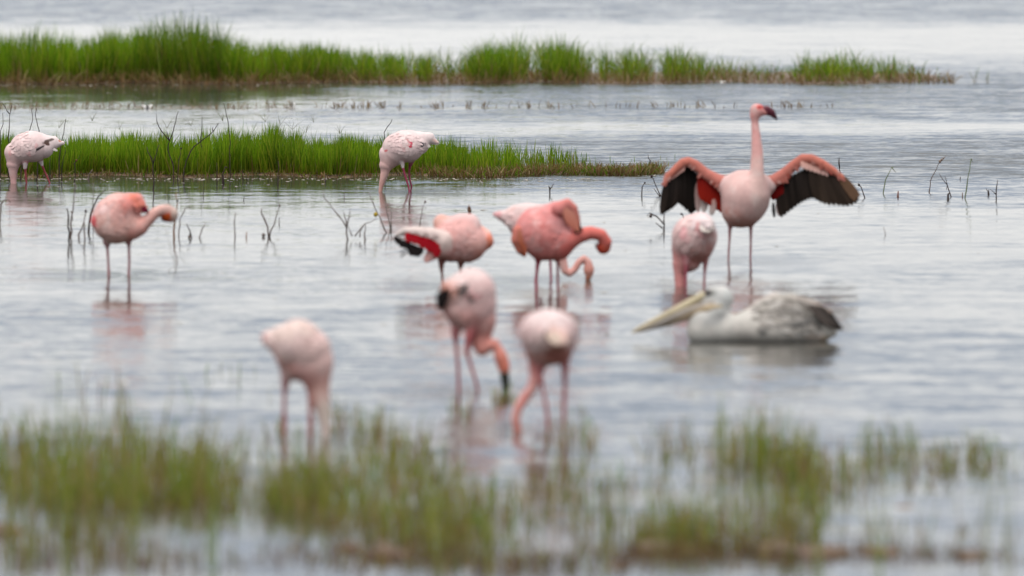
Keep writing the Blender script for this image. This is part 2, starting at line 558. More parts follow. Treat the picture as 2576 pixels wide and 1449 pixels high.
# branching finger-grass seed heads above the sward
hv, hf, hc, hn = [], [], [], 0
heads = [(232, 300), (148, 318), (300, 322), (480, 312), (560, 300), (668, 302), (705, 310), (735, 322), (790, 304), (770, 330), (640, 318), (420, 318), (855, 332)]
for hx, hy in heads:
    b0 = ground(hx + rng.normal(0, 6), 436)
    s_ = scale_at(436)
    top = np.array([ground(hx, 436)[0], b0[1], (436 - hy) / s_])
    fan = 5
    bs = np.concatenate([[b0], np.repeat([top - np.array([0, 0, .012])], fan, 0)])
    V_, F_, C_ = blades(bs, np.concatenate([[top[2] * 1.0], rng.uniform(.05, .09, fan)]), np.full(fan + 1, .0028),
                        np.concatenate([[.03], rng.uniform(.4, 1.1, fan)]), np.tile((.12, .13, .05), (fan + 1, 1)), np.tile((.2, .18, .1), (fan + 1, 1)), .05)
    mid.add(V_, F_, C_)
g = mid.build('grass')
tag(g, 'bright green grass on the middle bank', kind='stuff')

# ---- foreground tufts (things) and sparse sedge between them (stuff)
OLIVES = np.array([(.20, .25, .028), (.25, .265, .05), (.15, .22, .02), (.30, .28, .09), (.12, .25, .016), (.28, .20, .08)])
BROWNS = np.array([(.19, .105, .05), (.125, .065, .034), (.25, .17, .095), (.075, .04, .022)])


def tuft_blades(sw, x0, y0, sx, sy, k, hp, dead=.2, wid=(.003, .0065), lean=.18, thin=.25):
    k = int(k * thin)
    px = x0 + np.clip(rng.normal(0, .5, k), -1.15, 1.15) * sx
    py = np.minimum(y0 + np.clip(rng.normal(0, .5, k), -1.1, 1.1) * sy, 1520)
    s_ = scale_at(y0)
    edge = 1 - .35 * np.abs((px - x0) / sx) ** 2
    h = hp / s_ * (.25 + .9 * rng.random(k) ** 1.2) * edge * (1 + .2 * clump_field(px, int(x0) % 97, .03))
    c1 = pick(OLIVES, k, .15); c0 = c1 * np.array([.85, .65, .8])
    d = rng.random(k) < dead
    c1[d] = pick(BROWNS, d.sum()); c0[d] = c1[d] * .8; h[d] *= .6
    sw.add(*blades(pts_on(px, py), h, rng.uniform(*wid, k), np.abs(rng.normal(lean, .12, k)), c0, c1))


TUFTS = [
    # x, base y, half width, depth half, blades, height px, dead, label
    (755, 1275, 130, 28, 1700, 165, .12, 'dense dark green grass tuft below the pale flamingo with its neck straight down'),
    (255, 1265, 170, 30, 1600, 175, .15, 'widest olive green tuft in the near grass, at the left of the photo'),
    (490, 1255, 110, 30, 1000, 165, .15, 'olive tuft between the widest left tuft and the dense dark green one'),
    (1905, 1170, 125, 30, 1300, 170, .12, 'tall bright green tuft standing in open water below the pelican'),
    (1710, 1365, 135, 26, 1700, 150, .35, 'brown footed tuft nearer than the tall tuft below the pelican'),
    (1990, 1380, 75, 18, 620, 190, .4, 'narrow brown rooted tuft on a dark mud patch'),
    (1075, 1350, 150, 30, 1100, 130, .25, 'loose olive tuft beside the dark mud clods in the near shallows'),
    (320, 1120, 30, 12, 110, 190, .1, 'slim tall green weed tuft standing alone with a white speck on it'),
]
for x0, y0, sx, sy, k, hp, dd, lab in TUFTS:
    sw = Sward()
    tuft_blades(sw, x0, y0, sx * 1.15, sy * 1.2, k, hp, dd, thin=.235)
    p0 = ground(x0, y0)
    tb = bpy.data.objects.new('grass_tuft', None)
    COL.objects.link(tb); tb.location = p0
    bl = sw.build('blades', tuple(p0)); bl.location = (0, 0, 0); bl.parent = tb
    tag(bl, kind='stuff')
    tag(tb, lab, 'grass tuft', 'grass tufts in the near shallows')

fore = Sward()
SPARSE = [
    (60, 1200, 130, 60, 900, 150, .2), (300, 1190, 330, 60, 1900, 140, .2), (500, 1190, 140, 45, 700, 130, .2), (120, 1260, 160, 40, 700, 130, .2), (400, 1270, 250, 30, 900, 130, .2),
    (150, 1110, 180, 30, 260, 110, .1), (330, 1130, 300, 30, 420, 110, .15), (930, 1090, 110, 30, 420, 90, .4), (1010, 1150, 140, 40, 620, 110, .25),
    (1170, 1040, 60, 20, 120, 50, .4), (1265, 1010, 40, 18, 200, 45, .55), (1450, 1040, 40, 14, 60, 40, .3),
    (900, 1215, 170, 50, 800, 110, .2), (1060, 1240, 160, 50, 800, 110, .2), (1200, 1300, 170, 50, 800, 130, .25), (1420, 1250, 200, 60, 650, 120, .25), (900, 1320, 150, 30, 900, 120, .25), (1150, 1370, 150, 25, 700, 120, .35),
    (1430, 1120, 90, 30, 260, 100, .25), (1500, 1330, 180, 40, 500, 110, .4), (1700, 1140, 110, 40, 300, 80, .25),
    (2000, 1190, 120, 40, 700, 130, .3), (2090, 1220, 120, 40, 500, 110, .4), (2240, 1150, 110, 25, 520, 100, .15), (2440, 1165, 130, 22, 500, 90, .25),
    (2330, 1200, 260, 40, 600, 80, .35), (2000, 1270, 130, 40, 600, 130, .35), (2300, 1360, 260, 40, 350, 100, .5),
    (300, 1010, 330, 30, 90, 130, .1), (600, 960, 90, 25, 40, 60, .1), (860, 1060, 40, 20, 90, 90, .15),
    (700, 1100, 120, 25, 140, 70, .3), (1850, 1330, 260, 50, 700, 120, .4),
    (200, 1370, 320, 50, 1500, 90, .75), (300, 1420, 420, 30, 1300, 70, .9), (950, 1400, 330, 34, 2200, 60, .9), (1300, 1425, 400, 34, 2200, 80, .88),
    (1800, 1395, 400, 32, 4200, 60, .92), (2350, 1400, 320, 26, 1400, 45, .95), (620, 1330, 60, 20, 60, 60, .4),
    (1650, 1230, 200, 60, 260, 90, .3), (60, 1400, 120, 40, 300, 80, .7),
]
for a in SPARSE:
    tuft_blades(fore, *a)
# tall thin stalks close to the camera, almost dissolved by the blur
for x0, y0, hp in [(20, 1480, 420), (75, 1470, 520), (160, 1480, 650), (175, 1475, 600), (230, 1490, 520), (330, 1480, 500), (530, 1480, 420), (545, 1480, 470),
                   (1110, 1490, 330), (1230, 1490, 320), (1520, 1490, 300), (1650, 1480, 380), (2060, 1485, 360), (2210, 1480, 340), (2480, 1480, 420), (2540, 1490, 380)]:
    k = 5
    px = x0 + rng.normal(0, 6, k); py = np.full(k, float(y0))
    fore.add(*blades(pts_on(px, py), hp / scale_at(y0) * rng.uniform(.7, 1.05, k), rng.uniform(.004, .006, k), np.abs(rng.normal(.04, .04, k)), pick(OLIVES, k), pick(OLIVES, k)))
g = fore.build('grass')
tag(g, 'thin sedge and brown stubble scattered through the near shallows', kind='stuff')


# ------------------------------------------------------------------ mud clods in the near shallows
def clod(px, py, wp, hp, label):
    s_ = scale_at(py); p = ground(px, py)
    nu, nv = 18, 9
    V, F = [], []
    for j in range(nv):
        a = (j / (nv - 1)) * math.pi * .5
        for i in range(nu):
            th = 2 * math.pi * i / nu
            V.append((math.cos(th) * math.cos(a), math.sin(th) * math.cos(a), math.sin(a)))
    V = np.array(V)
    nz = 1 + .32 * vnoise(V, 1.7, int(px)) + .2 * vnoise(V, 4.3, int(py))
    V = V * nz[:, None] * np.array([wp / s_, .8 * wp / s_, hp / s_]); V[:, 2] -= .012
    for j in range(nv - 1):
        for i in range(nu):
            F.append((j * nu + i, j * nu + (i + 1) % nu, (j + 1) * nu + (i + 1) % nu, (j + 1) * nu + i))
    o = mesh_obj('mud_clod', V, F, M_MUD, loc=tuple(p))
    tag(o, label, 'mud clod', 'mud clods in the near shallows')


clod(890, 1385, 42, 26, 'smaller of two dark mud clods below the loose olive tuft')
clod(985, 1398, 62, 34, 'larger of two dark mud clods below the loose olive tuft')
clod(1650, 1388, 60, 48, 'brown mud clod at the foot of the brown footed tuft')
clod(1960, 1388, 70, 30, 'dark mud patch at the foot of the narrow brown rooted tuft')
clod(2055, 1396, 75, 34, 'brown mud clod just right of the narrow brown rooted tuft')
clod(2210, 1392, 55, 30, 'low brown clod in open water right of the mud patch')
clod(15, 1340, 50, 34, 'brown mud clod at the left edge of the photo')
clod(1560, 1425, 50, 18, 'flat reddish clod at the bottom left of the brown footed tuft')
clod(2275, 1275, 40, 12, 'small reddish clod alone in bright open water on the right')
clod(2440, 1402, 40, 24, 'small dark clod near the bottom right corner')


# ------------------------------------------------------------------ birds: bodies grown as one surface
def surface_nets(D, org, vox):
    ins = D < 0
    nx, ny, nz = D.shape
    c = [(0, 0, 0), (1, 0, 0), (0, 1, 0), (1, 1, 0), (0, 0, 1), (1, 0, 1), (0, 1, 1), (1, 1, 1)]
    cnt = np.zeros((nx - 1, ny - 1, nz - 1), np.int8)
    for a in c:
        cnt += ins[a[0]:nx - 1 + a[0], a[1]:ny - 1 + a[1], a[2]:nz - 1 + a[2]]
    act = (cnt > 0) & (cnt < 8)
    I = np.argwhere(act)
    idx = -np.ones(act.shape, np.int64)
    idx[act] = np.arange(len(I))
    pos = np.zeros((len(I), 3)); num = np.zeros(len(I))
    cv = [D[I[:, 0] + a[0], I[:, 1] + a[1], I[:, 2] + a[2]] for a in c]
    for i in range(8):
        for j in range(i + 1, 8):
            d = np.array(c[j]) - np.array(c[i])
            if np.abs(d).sum() != 1: continue
            m_ = (cv[i] < 0) != (cv[j] < 0)
            t_ = cv[i][m_] / (cv[i][m_] - cv[j][m_])
            pos[m_] += np.array(c[i]) + t_[:, None] * d
            num[m_] += 1
    V = (I + pos / num[:, None]) * vox + org
    Q = []
    for ax in range(3):
        o1, o2 = [(1, 2), (2, 0), (0, 1)][ax]
        sl0 = [slice(1, -1)] * 3; sl1 = [slice(1, -1)] * 3
        sl0[ax] = slice(0, D.shape[ax] - 1); sl1[ax] = slice(1, D.shape[ax])
        a_, b_ = ins[tuple(sl0)], ins[tuple(sl1)]
        E = np.argwhere(a_ != b_)
        if not len(E): continue
        flip = a_[E[:, 0], E[:, 1], E[:, 2]]
        off = np.ones(3, int); off[ax] = 0
        P = E + off
        def cell(k1, k2):
            q = P.copy(); q[:, o1] -= k1; q[:, o2] -= k2
            return idx[q[:, 0], q[:, 1], q[:, 2]]
        q = np.stack([cell(1, 1), cell(0, 1), cell(0, 0), cell(1, 0)], 1)
        q[~flip] = q[~flip][:, ::-1]
        Q.append(q)
    return V, np.concatenate(Q)


def feather(V, F, C, root, tip, width, nrm, col, tipcol=None, camber=.18, droop=0.0, arch=0.0):
    root, tip, nrm = np.array(root, float), np.array(tip, float), np.array(nrm, float)
    ax = tip - root; ln = np.linalg.norm(ax); ax /= ln
    sd = np.cross(ax, nrm); sd /= np.linalg.norm(sd) + 1e-9
    up_ = np.cross(sd, ax)
    b0 = len(V)
    col = np.array(col); tipcol = col if tipcol is None else np.array(tipcol)
    st = ((0, .3), (.2, .8), (.5, 1.0), (.8, .85), (.94, .5), (1.0, .12))
    for tt, w in st:
        c_ = root + ax * ln * tt + up_ * (arch * 4 * tt * (1 - tt) - droop * ln * tt * tt)
        cc = col * (1 - tt) + tipcol * tt
        for sgn in (-1, 0, 1):
            V.append(c_ + sd * sgn * w * width / 2 + up_ * (camber * width * w if sgn == 0 else 0))
            C.append(cc)
    for s in range(len(st) - 1):
        for e in (0, 1):
            a = b0 + s * 3 + e
            F.append((a, a + 1, a + 4, a + 3))


PL = .76                     # how much daylight clean plumage gives back


class Bird:
    def __init__(s, name, T, base_zy, base_zx, label, cat, group=None, k=.03):
        s.T = T
        s.by = base_zy * T[0] + T[2]; s.bx = base_zx * T[0] + T[1]
        s.loc = ground(s.bx, s.by)
        s.S = F_PX / s.loc[1]                    # px per metre where the bird stands
        s.u = T[0] / s.S                         # metres per zoom px
        s.prims, s.paints, s.k = [], [], k
        s.root = bpy.data.objects.new(name, None)
        s.root.empty_display_size = .1
        COL.objects.link(s.root)
        s.root.location = s.loc
        tag(s.root, label, cat, group)

    def P(s, x, y, w=0):
        return np.array([(x - 0) * s.u - (s.bx - s.T[1]) / s.S, w * s.u, ((s.by - s.T[2]) / s.S) - y * s.u])

    def chain(s, pts, col, k=None, col2=None):
        k = s.k if k is None else k
        segs = []
        for i in range(len(pts) - 1 if len(pts) > 1 else 1):
            a = pts[i]; b_ = pts[min(i + 1, len(pts) - 1)]
            ca = np.array(col); cb = ca if col2 is None else np.array(col2)
            f0, f1 = i / max(1, len(pts) - 1), (i + 1) / max(1, len(pts) - 1)
            segs.append((s.P(*a[:3]), a[3] * s.u, s.P(*b_[:3]), b_[3] * s.u, ca * (1 - f0) + cb * f0, ca * (1 - f1) + cb * f1))
        lo = np.min([np.minimum(g[0] - g[1], g[2] - g[3]) for g in segs], 0)
        hi = np.max([np.maximum(g[0] + g[1], g[2] + g[3]) for g in segs], 0)
        s.prims.append(('chain', segs, k, lo, hi))

    def ball(s, x, y, w, r, col, k=None):
        s.chain([(x, y, w, r)], col, k)

    def ell(s, x, y, w, rx, ry, rw, col, rot=0, k=None):
        c0, r = s.P(x, y, w), np.array([rx, rw, ry]) * s.u
        s.prims.append(('ell', (c0, r, math.radians(rot), np.array(col)), s.k if k is None else k, c0 - r.max(), c0 + r.max()))

    def leg(s, pts, col, col2=None, knee=None):
        """pts (x,y,w,r in mm); the last point is carried on into the water"""
        q = [(x, y, w, r * (.00085 if r < 13 else .001) / s.u) for x, y, w, r in pts]
        x, y, w, r = q[-1]
        x2, y2 = q[-2][:2]
        ext = .05 / s.u
        q.append((x + (x - x2) * .15, y + ext, w, r))
        s.chain(q, col, .012, col2)

    def paint(s, x, y, rx, ry, col, a=1.0, rot=0, side=-1, ragged=.35):
        """a patch of plumage in another tint, on some birds painted shade; side -1 near flank, +1 far flank, 0 both"""
        s.paints.append((x, y, rx, ry, np.array(col), a, math.radians(rot), side, ragged))

    def tint(s, V, base):
        C = base.copy()
        for i, (x, y, rx, ry, col, a, rot, side, rag) in enumerate(s.paints):
            c0 = s.P(x, y)
            dx, dz = (V[:, 0] - c0[0]) / s.u, -(V[:, 2] - c0[2]) / s.u
            cx, sx_ = math.cos(rot), math.sin(rot)
            u_, v_ = dx * cx + dz * sx_, -dx * sx_ + dz * cx
            q = np.sqrt((u_ / rx) ** 2 + (v_ / ry) ** 2)
            q = q + rag * vnoise(V, 38, i + 3) + rag * .5 * vnoise(V, 90, i + 9)
            w = np.clip((1.15 - q) / .35, 0, 1) * a
            if side: w = w * (np.clip(side * V[:, 1] / .03 + .5, 0, 1))
            C = C * (1 - w[:, None]) + col * w[:, None]
        return C

    def grow(s, vox=.0046, name='body', mat=None):
        lo = np.min([p[3] for p in s.prims], 0) - 3 * vox
        hi = np.max([p[4] for p in s.prims], 0) + 3 * vox
        lo[2] = max(lo[2], -.10)
        dim = np.ceil((hi - lo) / vox).astype(int) + 1
        D = np.full(dim, .2, np.float32)
        ax = [lo[i] + np.arange(dim[i]) * vox for i in range(3)]

        def dist(p, X, Y, Z, want_col=False):
            if p[0] == 'chain':
                best, colr = None, None
                for a, ra, b_, rb, ca, cb in p[1]:
                    ab = b_ - a; l2 = max(ab @ ab, 1e-12)
                    tt = np.clip(((X - a[0]) * ab[0] + (Y - a[1]) * ab[1] + (Z - a[2]) * ab[2]) / l2, 0, 1)
                    d = np.sqrt((X - a[0] - ab[0] * tt) ** 2 + (Y - a[1] - ab[1] * tt) ** 2 + (Z - a[2] - ab[2] * tt) ** 2) - (ra + (rb - ra) * tt)
                    if want_col:
                        c_ = ca * (1 - tt[:, None]) + cb * tt[:, None]
                        colr = c_ if best is None else np.where((d < best)[:, None], c_, colr)
                    best = d if best is None else np.minimum(best, d)
                return best, colr
            c0, r, rot, col = p[1]
            cx, sx_ = math.cos(rot), math.sin(rot)
            dx, dy, dz = X - c0[0], Y - c0[1], Z - c0[2]
            u_, v_ = dx * cx - dz * sx_, dx * sx_ + dz * cx
            q = np.sqrt((u_ / r[0]) ** 2 + (dy / r[1]) ** 2 + (v_ / r[2]) ** 2)
            return (q - 1) * r.min(), (np.tile(col, (len(X), 1)) if want_col else None)

        for p in s.prims:
            k = p[2]
            pad = k + 3 * vox
            pl, ph = p[3] - pad, p[4] + pad
            i0 = np.clip(((pl - lo) / vox).astype(int), 0, dim - 1); i1 = np.clip(((ph - lo) / vox).astype(int) + 2, 1, dim)
            if (i1 <= i0).any(): continue
            sl = tuple(slice(a, b_) for a, b_ in zip(i0, i1))
            X = ax[0][sl[0]][:, None, None]; Y = ax[1][sl[1]][None, :, None]; Z = ax[2][sl[2]][None, None, :]
            d, _ = dist(p, X, Y, Z)
            o_ = D[sl]
            hh = np.maximum(k - np.abs(o_ - d), 0) / k
            D[sl] = np.minimum(o_, d) - hh * hh * k * .25
        D[:, :, 0] = np.maximum(D[:, :, 0], vox * .3)
        V, Q = surface_nets(D, lo, vox)
        num = np.zeros((len(V), 3)); den = np.zeros(len(V))
        dl = []
        for p in s.prims:
            d, col = dist(p, V[:, 0], V[:, 1], V[:, 2], True)
            dl.append((d, col))
        dm = np.min([d for d, _ in dl], 0)
        for d, col in dl:
            w = np.exp(-np.minimum((d - dm) / .007, 40))
            num += w[:, None] * col; den += w
        C = num / den[:, None]
        C = s.tint(V, C)
        if name == 'body' and s.root['category'] == 'flamingo':
            g_ = C.mean(1, keepdims=True); C = np.clip(g_ + (C - g_) * 1.32, .01, 1) * PL
            C[:, 2] = np.where(C[:, 1] > .12, C[:, 2] * .62 + C[:, 1] * .38, C[:, 2]); C[:, 1] *= .97
        if name not in ('body', 'bill', 'bill_pouch'): C = C * PL
        if name == 'body':         # white bases of the feathers show through in a loose mottle
            w = np.clip(.55 * vnoise(V, 16, 2) + .5 * vnoise(V, 45, 4), 0, 1) * .45 * (C[:, 1] > .2)
            C = C * (1 - w[:, None]) + np.array((.70, .60, .56)) * w[:, None]
        C = C * (1 + .07 * vnoise(V, 22, 5) + .05 * vnoise(V, 60, 8))[:, None]
        # loose contour feathers roughen the outline of the trunk
        s.V, s.Q, s.C = V, Q, C
        s.bvh = BVHTree.FromPolygons(V.tolist(), Q.tolist())
        o = mesh_obj(name, V, Q, mat or M_PLUME, s.root, colors=np.clip(C, 0.005, .95))
        s.body = o
        return o

    def contour(s, x, y, rx, ry, ang, length, n, side=-1, name='contour_feathers', rot=0, width=.62, lift=.018, cols=None, spread=12, mat=None, parent=None):
        """overlapping contour feathers laid over the trunk inside an ellipse; ang: image-plane direction of the tips"""
        V, F, C = [], [], []
        pts = []
        g_ = int(math.sqrt(n * 4 / math.pi))
        for i in range(g_):
            for j in range(g_):
                a, b_ = (i + .5 + rng.normal(0, .22)) / g_ * 2 - 1, (j + .5 * (i % 2) + rng.normal(0, .22)) / g_ * 2 - 1
                if a * a + b_ * b_ < 1: pts.append((a, b_))
        cr, sr = math.cos(math.radians(rot)), math.sin(math.radians(rot))
        from bisect import bisect
        for a, b_ in pts:
            zx, zy = x + a * rx * cr - b_ * ry * sr, y + a * rx * sr + b_ * ry * cr
            o_ = s.P(zx, zy); o_[1] = side * .6
            hit = s.bvh.ray_cast(Vector(o_), Vector((0, -side, 0)))
            if hit[0] is None: continue
            hp, nn = np.array(hit[0]), np.array(hit[1])
            an = math.radians(ang + rng.normal(0, spread))
            d = np.array([math.cos(an), 0, -math.sin(an)])
            d = d - nn * (d @ nn)
            if np.linalg.norm(d) < .2: continue
            d /= np.linalg.norm(d)
            ln = length * s.u * rng.uniform(.8, 1.2)
            vi = s.nearest_color(hp)
            col = vi if cols is None else np.array(cols[rng.integers(len(cols))])
            col = np.clip(col * (1 + rng.normal(0, .05)) + rng.normal(.008, .02), .01, .9)
            tip = hp + d * ln
            tn = s.bvh.find_nearest(Vector(tip))
            tip = np.array(tn[0]) + np.array(tn[1]) * (.0015 + ln * lift)
            root = hp - nn * .003
            mid_ = (root + tip) / 2
            mn = s.bvh.find_nearest(Vector(mid_))
            arch = max(0, (np.array(mn[0]) - mid_) @ nn) + .0018
            feather(V, F, C, root, tip, ln * width, nn, col, col * 1.03, camber=.03, arch=arch)
        if not F: return None
        return tag(mesh_obj(name, V, F, mat or M_PLUME, parent or s.root, colors=np.clip(C, .005, .95)), kind='stuff')

    def nearest_color(s, p):
        if not hasattr(s, 'kd'):
            from mathutils.kdtree import KDTree
            s.kd = KDTree(len(s.V))
            for i, v in enumerate(s.V): s.kd.insert(v, i)
            s.kd.balance()
        return s.C[s.kd.find(p)[1]]

    def quills(s, items, name='flight_feather', parent=None, mat=None):
        """single flight feathers: (root xyw, tip xyw, width zoom px, colour, tipcolour)"""
        for r_, t_, w, col, tc_ in items:
            V, F, C = [], [], []
            f_ = PL if mat is M_PLUME and s.root['category'] == 'flamingo' else 1
            feather(V, F, C, s.P(*r_), s.P(*t_), w * s.u, (0, -1, .15), np.array(col) * f_, np.array(tc_) * f_, camber=.12)
            mesh_obj(name, V, F, mat or M_FEATHER, parent or s.root, colors=np.clip(C, .004, .95))

    def eye(s, x, y, w, r=.004, col=(.02, .01, .01)):
        nu, nv = 8, 6
        V = [s.P(x, y, w) + r * np.array([math.cos(2 * math.pi * i / nu) * math.sin(math.pi * j / nv), math.sin(2 * math.pi * i / nu) * math.sin(math.pi * j / nv), math.cos(math.pi * j / nv)])
             for j in range(nv + 1) for i in range(nu)]
        F = [(j * nu + i, j * nu + (i + 1) % nu, (j + 1) * nu + (i + 1) % nu, (j + 1) * nu + i) for j in range(nv) for i in range(nu)]
        mesh_obj('eye', V, F, M_BILL, s.root, colors=np.tile(col, (len(V), 1)))

    def part(s, pts_cols, name, mat=None, k=.015, vox=.0035):
        """a part grown from its own chain list [(pts, col[, col2])]"""
        save = s.prims, s.paints, getattr(s, 'V', None), getattr(s, 'Q', None), getattr(s, 'C', None), getattr(s, 'bvh', None), getattr(s, 'body', None)
        s.prims, s.paints = [], []
        for e in pts_cols:
            s.chain(e[0], e[1], k, e[2] if len(e) > 2 else None)
        o = s.grow(vox, name, mat or M_PLUME)
        s.prims, s.paints, s.V, s.Q, s.C, s.bvh, s.body = save
        return o


PALE = (.86, .67, .62); WHITE = (.90, .80, .75); PINK = (.80, .40, .34); SALM = (.80, .47, .38); ROSE = (.76, .30, .27)
DEEP = (.48, .045, .035); RED = (.60, .06, .06); BLACK = (.018, .014, .014); LEGR = (.36, .11, .12); LEGP = (.45, .17, .19); LEGG = (.42, .25, .25)
ORNG = (.70, .22, .12); BEIGE = (.74, .62, .52)
GRP = 'flamingos feeding in the shallow lake'

# --- rear left, feeding, pale, by the middle bank
T8 = (.19531, 0, 244.4)
b = Bird('flamingo', T8, 1112, 350, 'pale flamingo at the left edge by the middle bank, neck straight down, black wing slit', 'flamingo', GRP)
b.chain([(185, 700, 0, 120), (315, 655, 0, 190), (430, 640, 0, 196), (560, 655, 0, 135), (690, 605, 0, 72), (812, 588, 0, 22)], PALE, col2=WHITE)
b.chain([(420, 600, 0, 160), (560, 570, 0, 90), (700, 545, 0, 40)], WHITE)
b.chain([(200, 760, 0, 130), (172, 860, -10, 88), (170, 950, -15, 58), (174, 1060, -15, 40), (178, 1190, -10, 34)], (.80, .60, .55), col2=(.78, .50, .44))
b.leg([(330, 840, -70, 20), (327, 910, -60, 13), (332, 960, -55, 7.5), (338, 1040, -45, 8), (345, 1118, -40, 7)], LEGR)
b.leg([(515, 800, 50, 20), (540, 880, 50, 11), (575, 960, 40, 7), (612, 1040, 30, 7.5), (642, 1112, 20, 6.5)], LEGR)
b.paint(320, 880, 40, 45, WHITE, 1, side=0); b.paint(530, 855, 40, 40, WHITE, 1, side=0)
b.paint(600, 580, 42, 45, (.10, .06, .05)); b.paint(640, 555, 60, 16, (.10, .07, .06), .9, rot=-15)
b.paint(500, 665, 110, 16, (.06, .05, .05), 1, rot=-30, ragged=.2)
b.paint(330, 700, 34, 24, (.75, .35, .36), .7); b.paint(440, 610, 26, 22, (.75, .4, .4), .6); b.paint(140, 715, 26, 40, (.75, .4, .4), .5)
b.paint(775, 560, 18, 14, (.45, .18, .1), 1)
b.grow()
b.contour(270, 600, 170, 140, 25, 75, 80, rot=10)
b.contour(330, 600, 230, 150, 25, 75, 70, side=1, rot=10)
b.quills([((620, 560, -80), (415, 725, -150), 26, BLACK, BLACK), ((640, 560, -70), (470, 690, -140), 30, BLACK, BLACK)])
b.quills([((560, 560, -60), (745, 625, -30), 60, WHITE, WHITE), ((600, 590, -50), (835, 595, -10), 50, WHITE, PALE), ((620, 640, -70), (745, 690, -50), 36, WHITE, WHITE)], 'tail_feather', mat=M_PLUME)

# --- rear middle, feeding
T2 = (.2976, 898.4, 287.5)
b = Bird('flamingo', T2, 655, 430, 'pale flamingo with a small red wing patch feeding at the edge of the middle bank', 'flamingo', GRP)
b.chain([(262, 330, 0, 74), (335, 285, 0, 124), (430, 272, 0, 134), (520, 250, 0, 92), (600, 212, 0, 48), (680, 240, 0, 14)], PALE, col2=WHITE)
b.chain([(400, 235, 0, 95), (520, 200, 0, 50), (620, 190, 0, 28)], WHITE)
b.chain([(285, 370, 0, 90), (245, 430, -5, 58), (235, 490, -8, 36), (215, 560, -8, 26), (200, 625, -8, 17), (196, 660, -8, 15)], (.80, .60, .54), col2=(.72, .42, .32))
b.leg([(380, 390, -40, 20), (386, 440, -45, 12), (396, 480, -45, 7.5), (416, 550, -40, 8), (436, 615, -40, 7), (442, 660, -40, 7)], (.38, .10, .15))
b.leg([(460, 390, 40, 20), (445, 445, 40, 10), (438, 500, 40, 7), (448, 570, 40, 7.5), (460, 610, 40, 7), (452, 655, 40, 6.5)], (.30, .08, .12))
b.paint(378, 420, 26, 30, WHITE, 1, side=0)
b.paint(424, 236, 36, 19, (.66, .14, .18), .95, rot=42, ragged=.3); b.paint(243, 305, 20, 10, (.70, .18, .2), .8, rot=-20)
b.paint(532, 240, 14, 7, (.02, .03, .05), 1, rot=-40, ragged=.1); b.paint(660, 225, 30, 12, (.80, .50, .36), .6, rot=30)
b.paint(360, 270, 60, 8, (.72, .45, .42), .5, rot=50)
b.grow()
b.contour(400, 250, 160, 95, 20, 52, 110, rot=5)
b.contour(400, 250, 160, 95, 20, 52, 60, side=1, rot=5)
b.quills([((520, 190, -20), (690, 250, -5), 44, WHITE, PALE), ((500, 170, 0), (660, 205, 0), 44, WHITE, (.82, .6, .5)), ((520, 230, -50), (620, 275, -40), 36, WHITE, WHITE), ((548, 226, -72), (512, 258, -95), 12, BLACK, BLACK)], 'tail_feather', mat=M_PLUME)

# --- left pink, preening stance
TC = (.2236, 143.75, 445.6)
b = Bird('flamingo', TC, 1112, 690, 'salmon pink flamingo standing alone on two legs, neck stretched right and head curled under', 'flamingo', GRP)
b.chain([(600, 515, 0, 200), (665, 545, 0, 205), (770, 520, 0, 170), (860, 560, -20, 115)], (.80, .52, .42))
b.chain([(610, 420, 20, 195), (690, 395, 20, 220), (810, 330, 20, 150)], (.82, .52, .44))
b.chain([(820, 300, -60, 110), (905, 250, -70, 72), (950, 310, -75, 40)], (.78, .34, .27))
b.chain([(840, 580, -30, 120), (940, 560, -45, 84), (1030, 475, -50, 66), (1100, 405, -45, 60), (1170, 365, -35, 55), (1240, 355, -20, 52), (1300, 400, 0, 50), (1300, 445, 20, 48)], (.82, .42, .33), col2=BEIGE)
b.ell(1255, 430, 5, 78, 68, 70, (.62, .25, .14), rot=-20)
b.chain([(440, 490, -40, 48), (480, 450, -40, 55), (560, 430, -40, 60)], (.78, .24, .22))
b.leg([(560, 730, 0, 22), (566, 800, 0, 9), (575, 960, 0, 8), (582, 1090, 0, 8.5), (572, 1180, 0, 9)], LEGG, (.35, .13, .13))
b.leg([(800, 700, 0, 22), (808, 780, 0, 9), (812, 960, 0, 8), (805, 1090, 0, 8), (808, 1185, 0, 9)], LEGG, (.35, .13, .13))
b.paint(440, 490, 50, 70, (.75, .14, .17), .8, side=0); b.paint(870, 230, 40, 70, (.72, .28, .18), .8, rot=-30)
b.paint(1335, 420, 45, 80, (.70, .58, .46), .8, side=0, rot=-15); b.paint(1230, 445, 48, 44, (.55, .12, .06), .9)
b.paint(540, 340, 110, 60, (.83, .62, .58), .6)
b.grow()
b.contour(650, 430, 210, 220, 160, 80, 130)
b.contour(650, 430, 210, 220, 20, 80, 60, side=1)
b.contour(930, 300, 60, 110, 65, 80, 22, rot=-35, lift=.35)
b.quills([((930, 280, -120), (1000, 395, -130), 34, (.4, .03, .06), (.1, .01, .03)), ((960, 300, -115), (1022, 405, -120), 34, (.3, .02, .05), BLACK), ((975, 320, -110), (1035, 385, -112), 30, (.3, .02, .05), (.12, .01, .03))])
b.part([([(1255, 455, 30, 30), (1225, 480, 60, 26), (1190, 480, 90, 18), (1165, 470, 110, 8)], (.25, .03, .04), (.03, .02, .02))], 'bill', M_BILL)

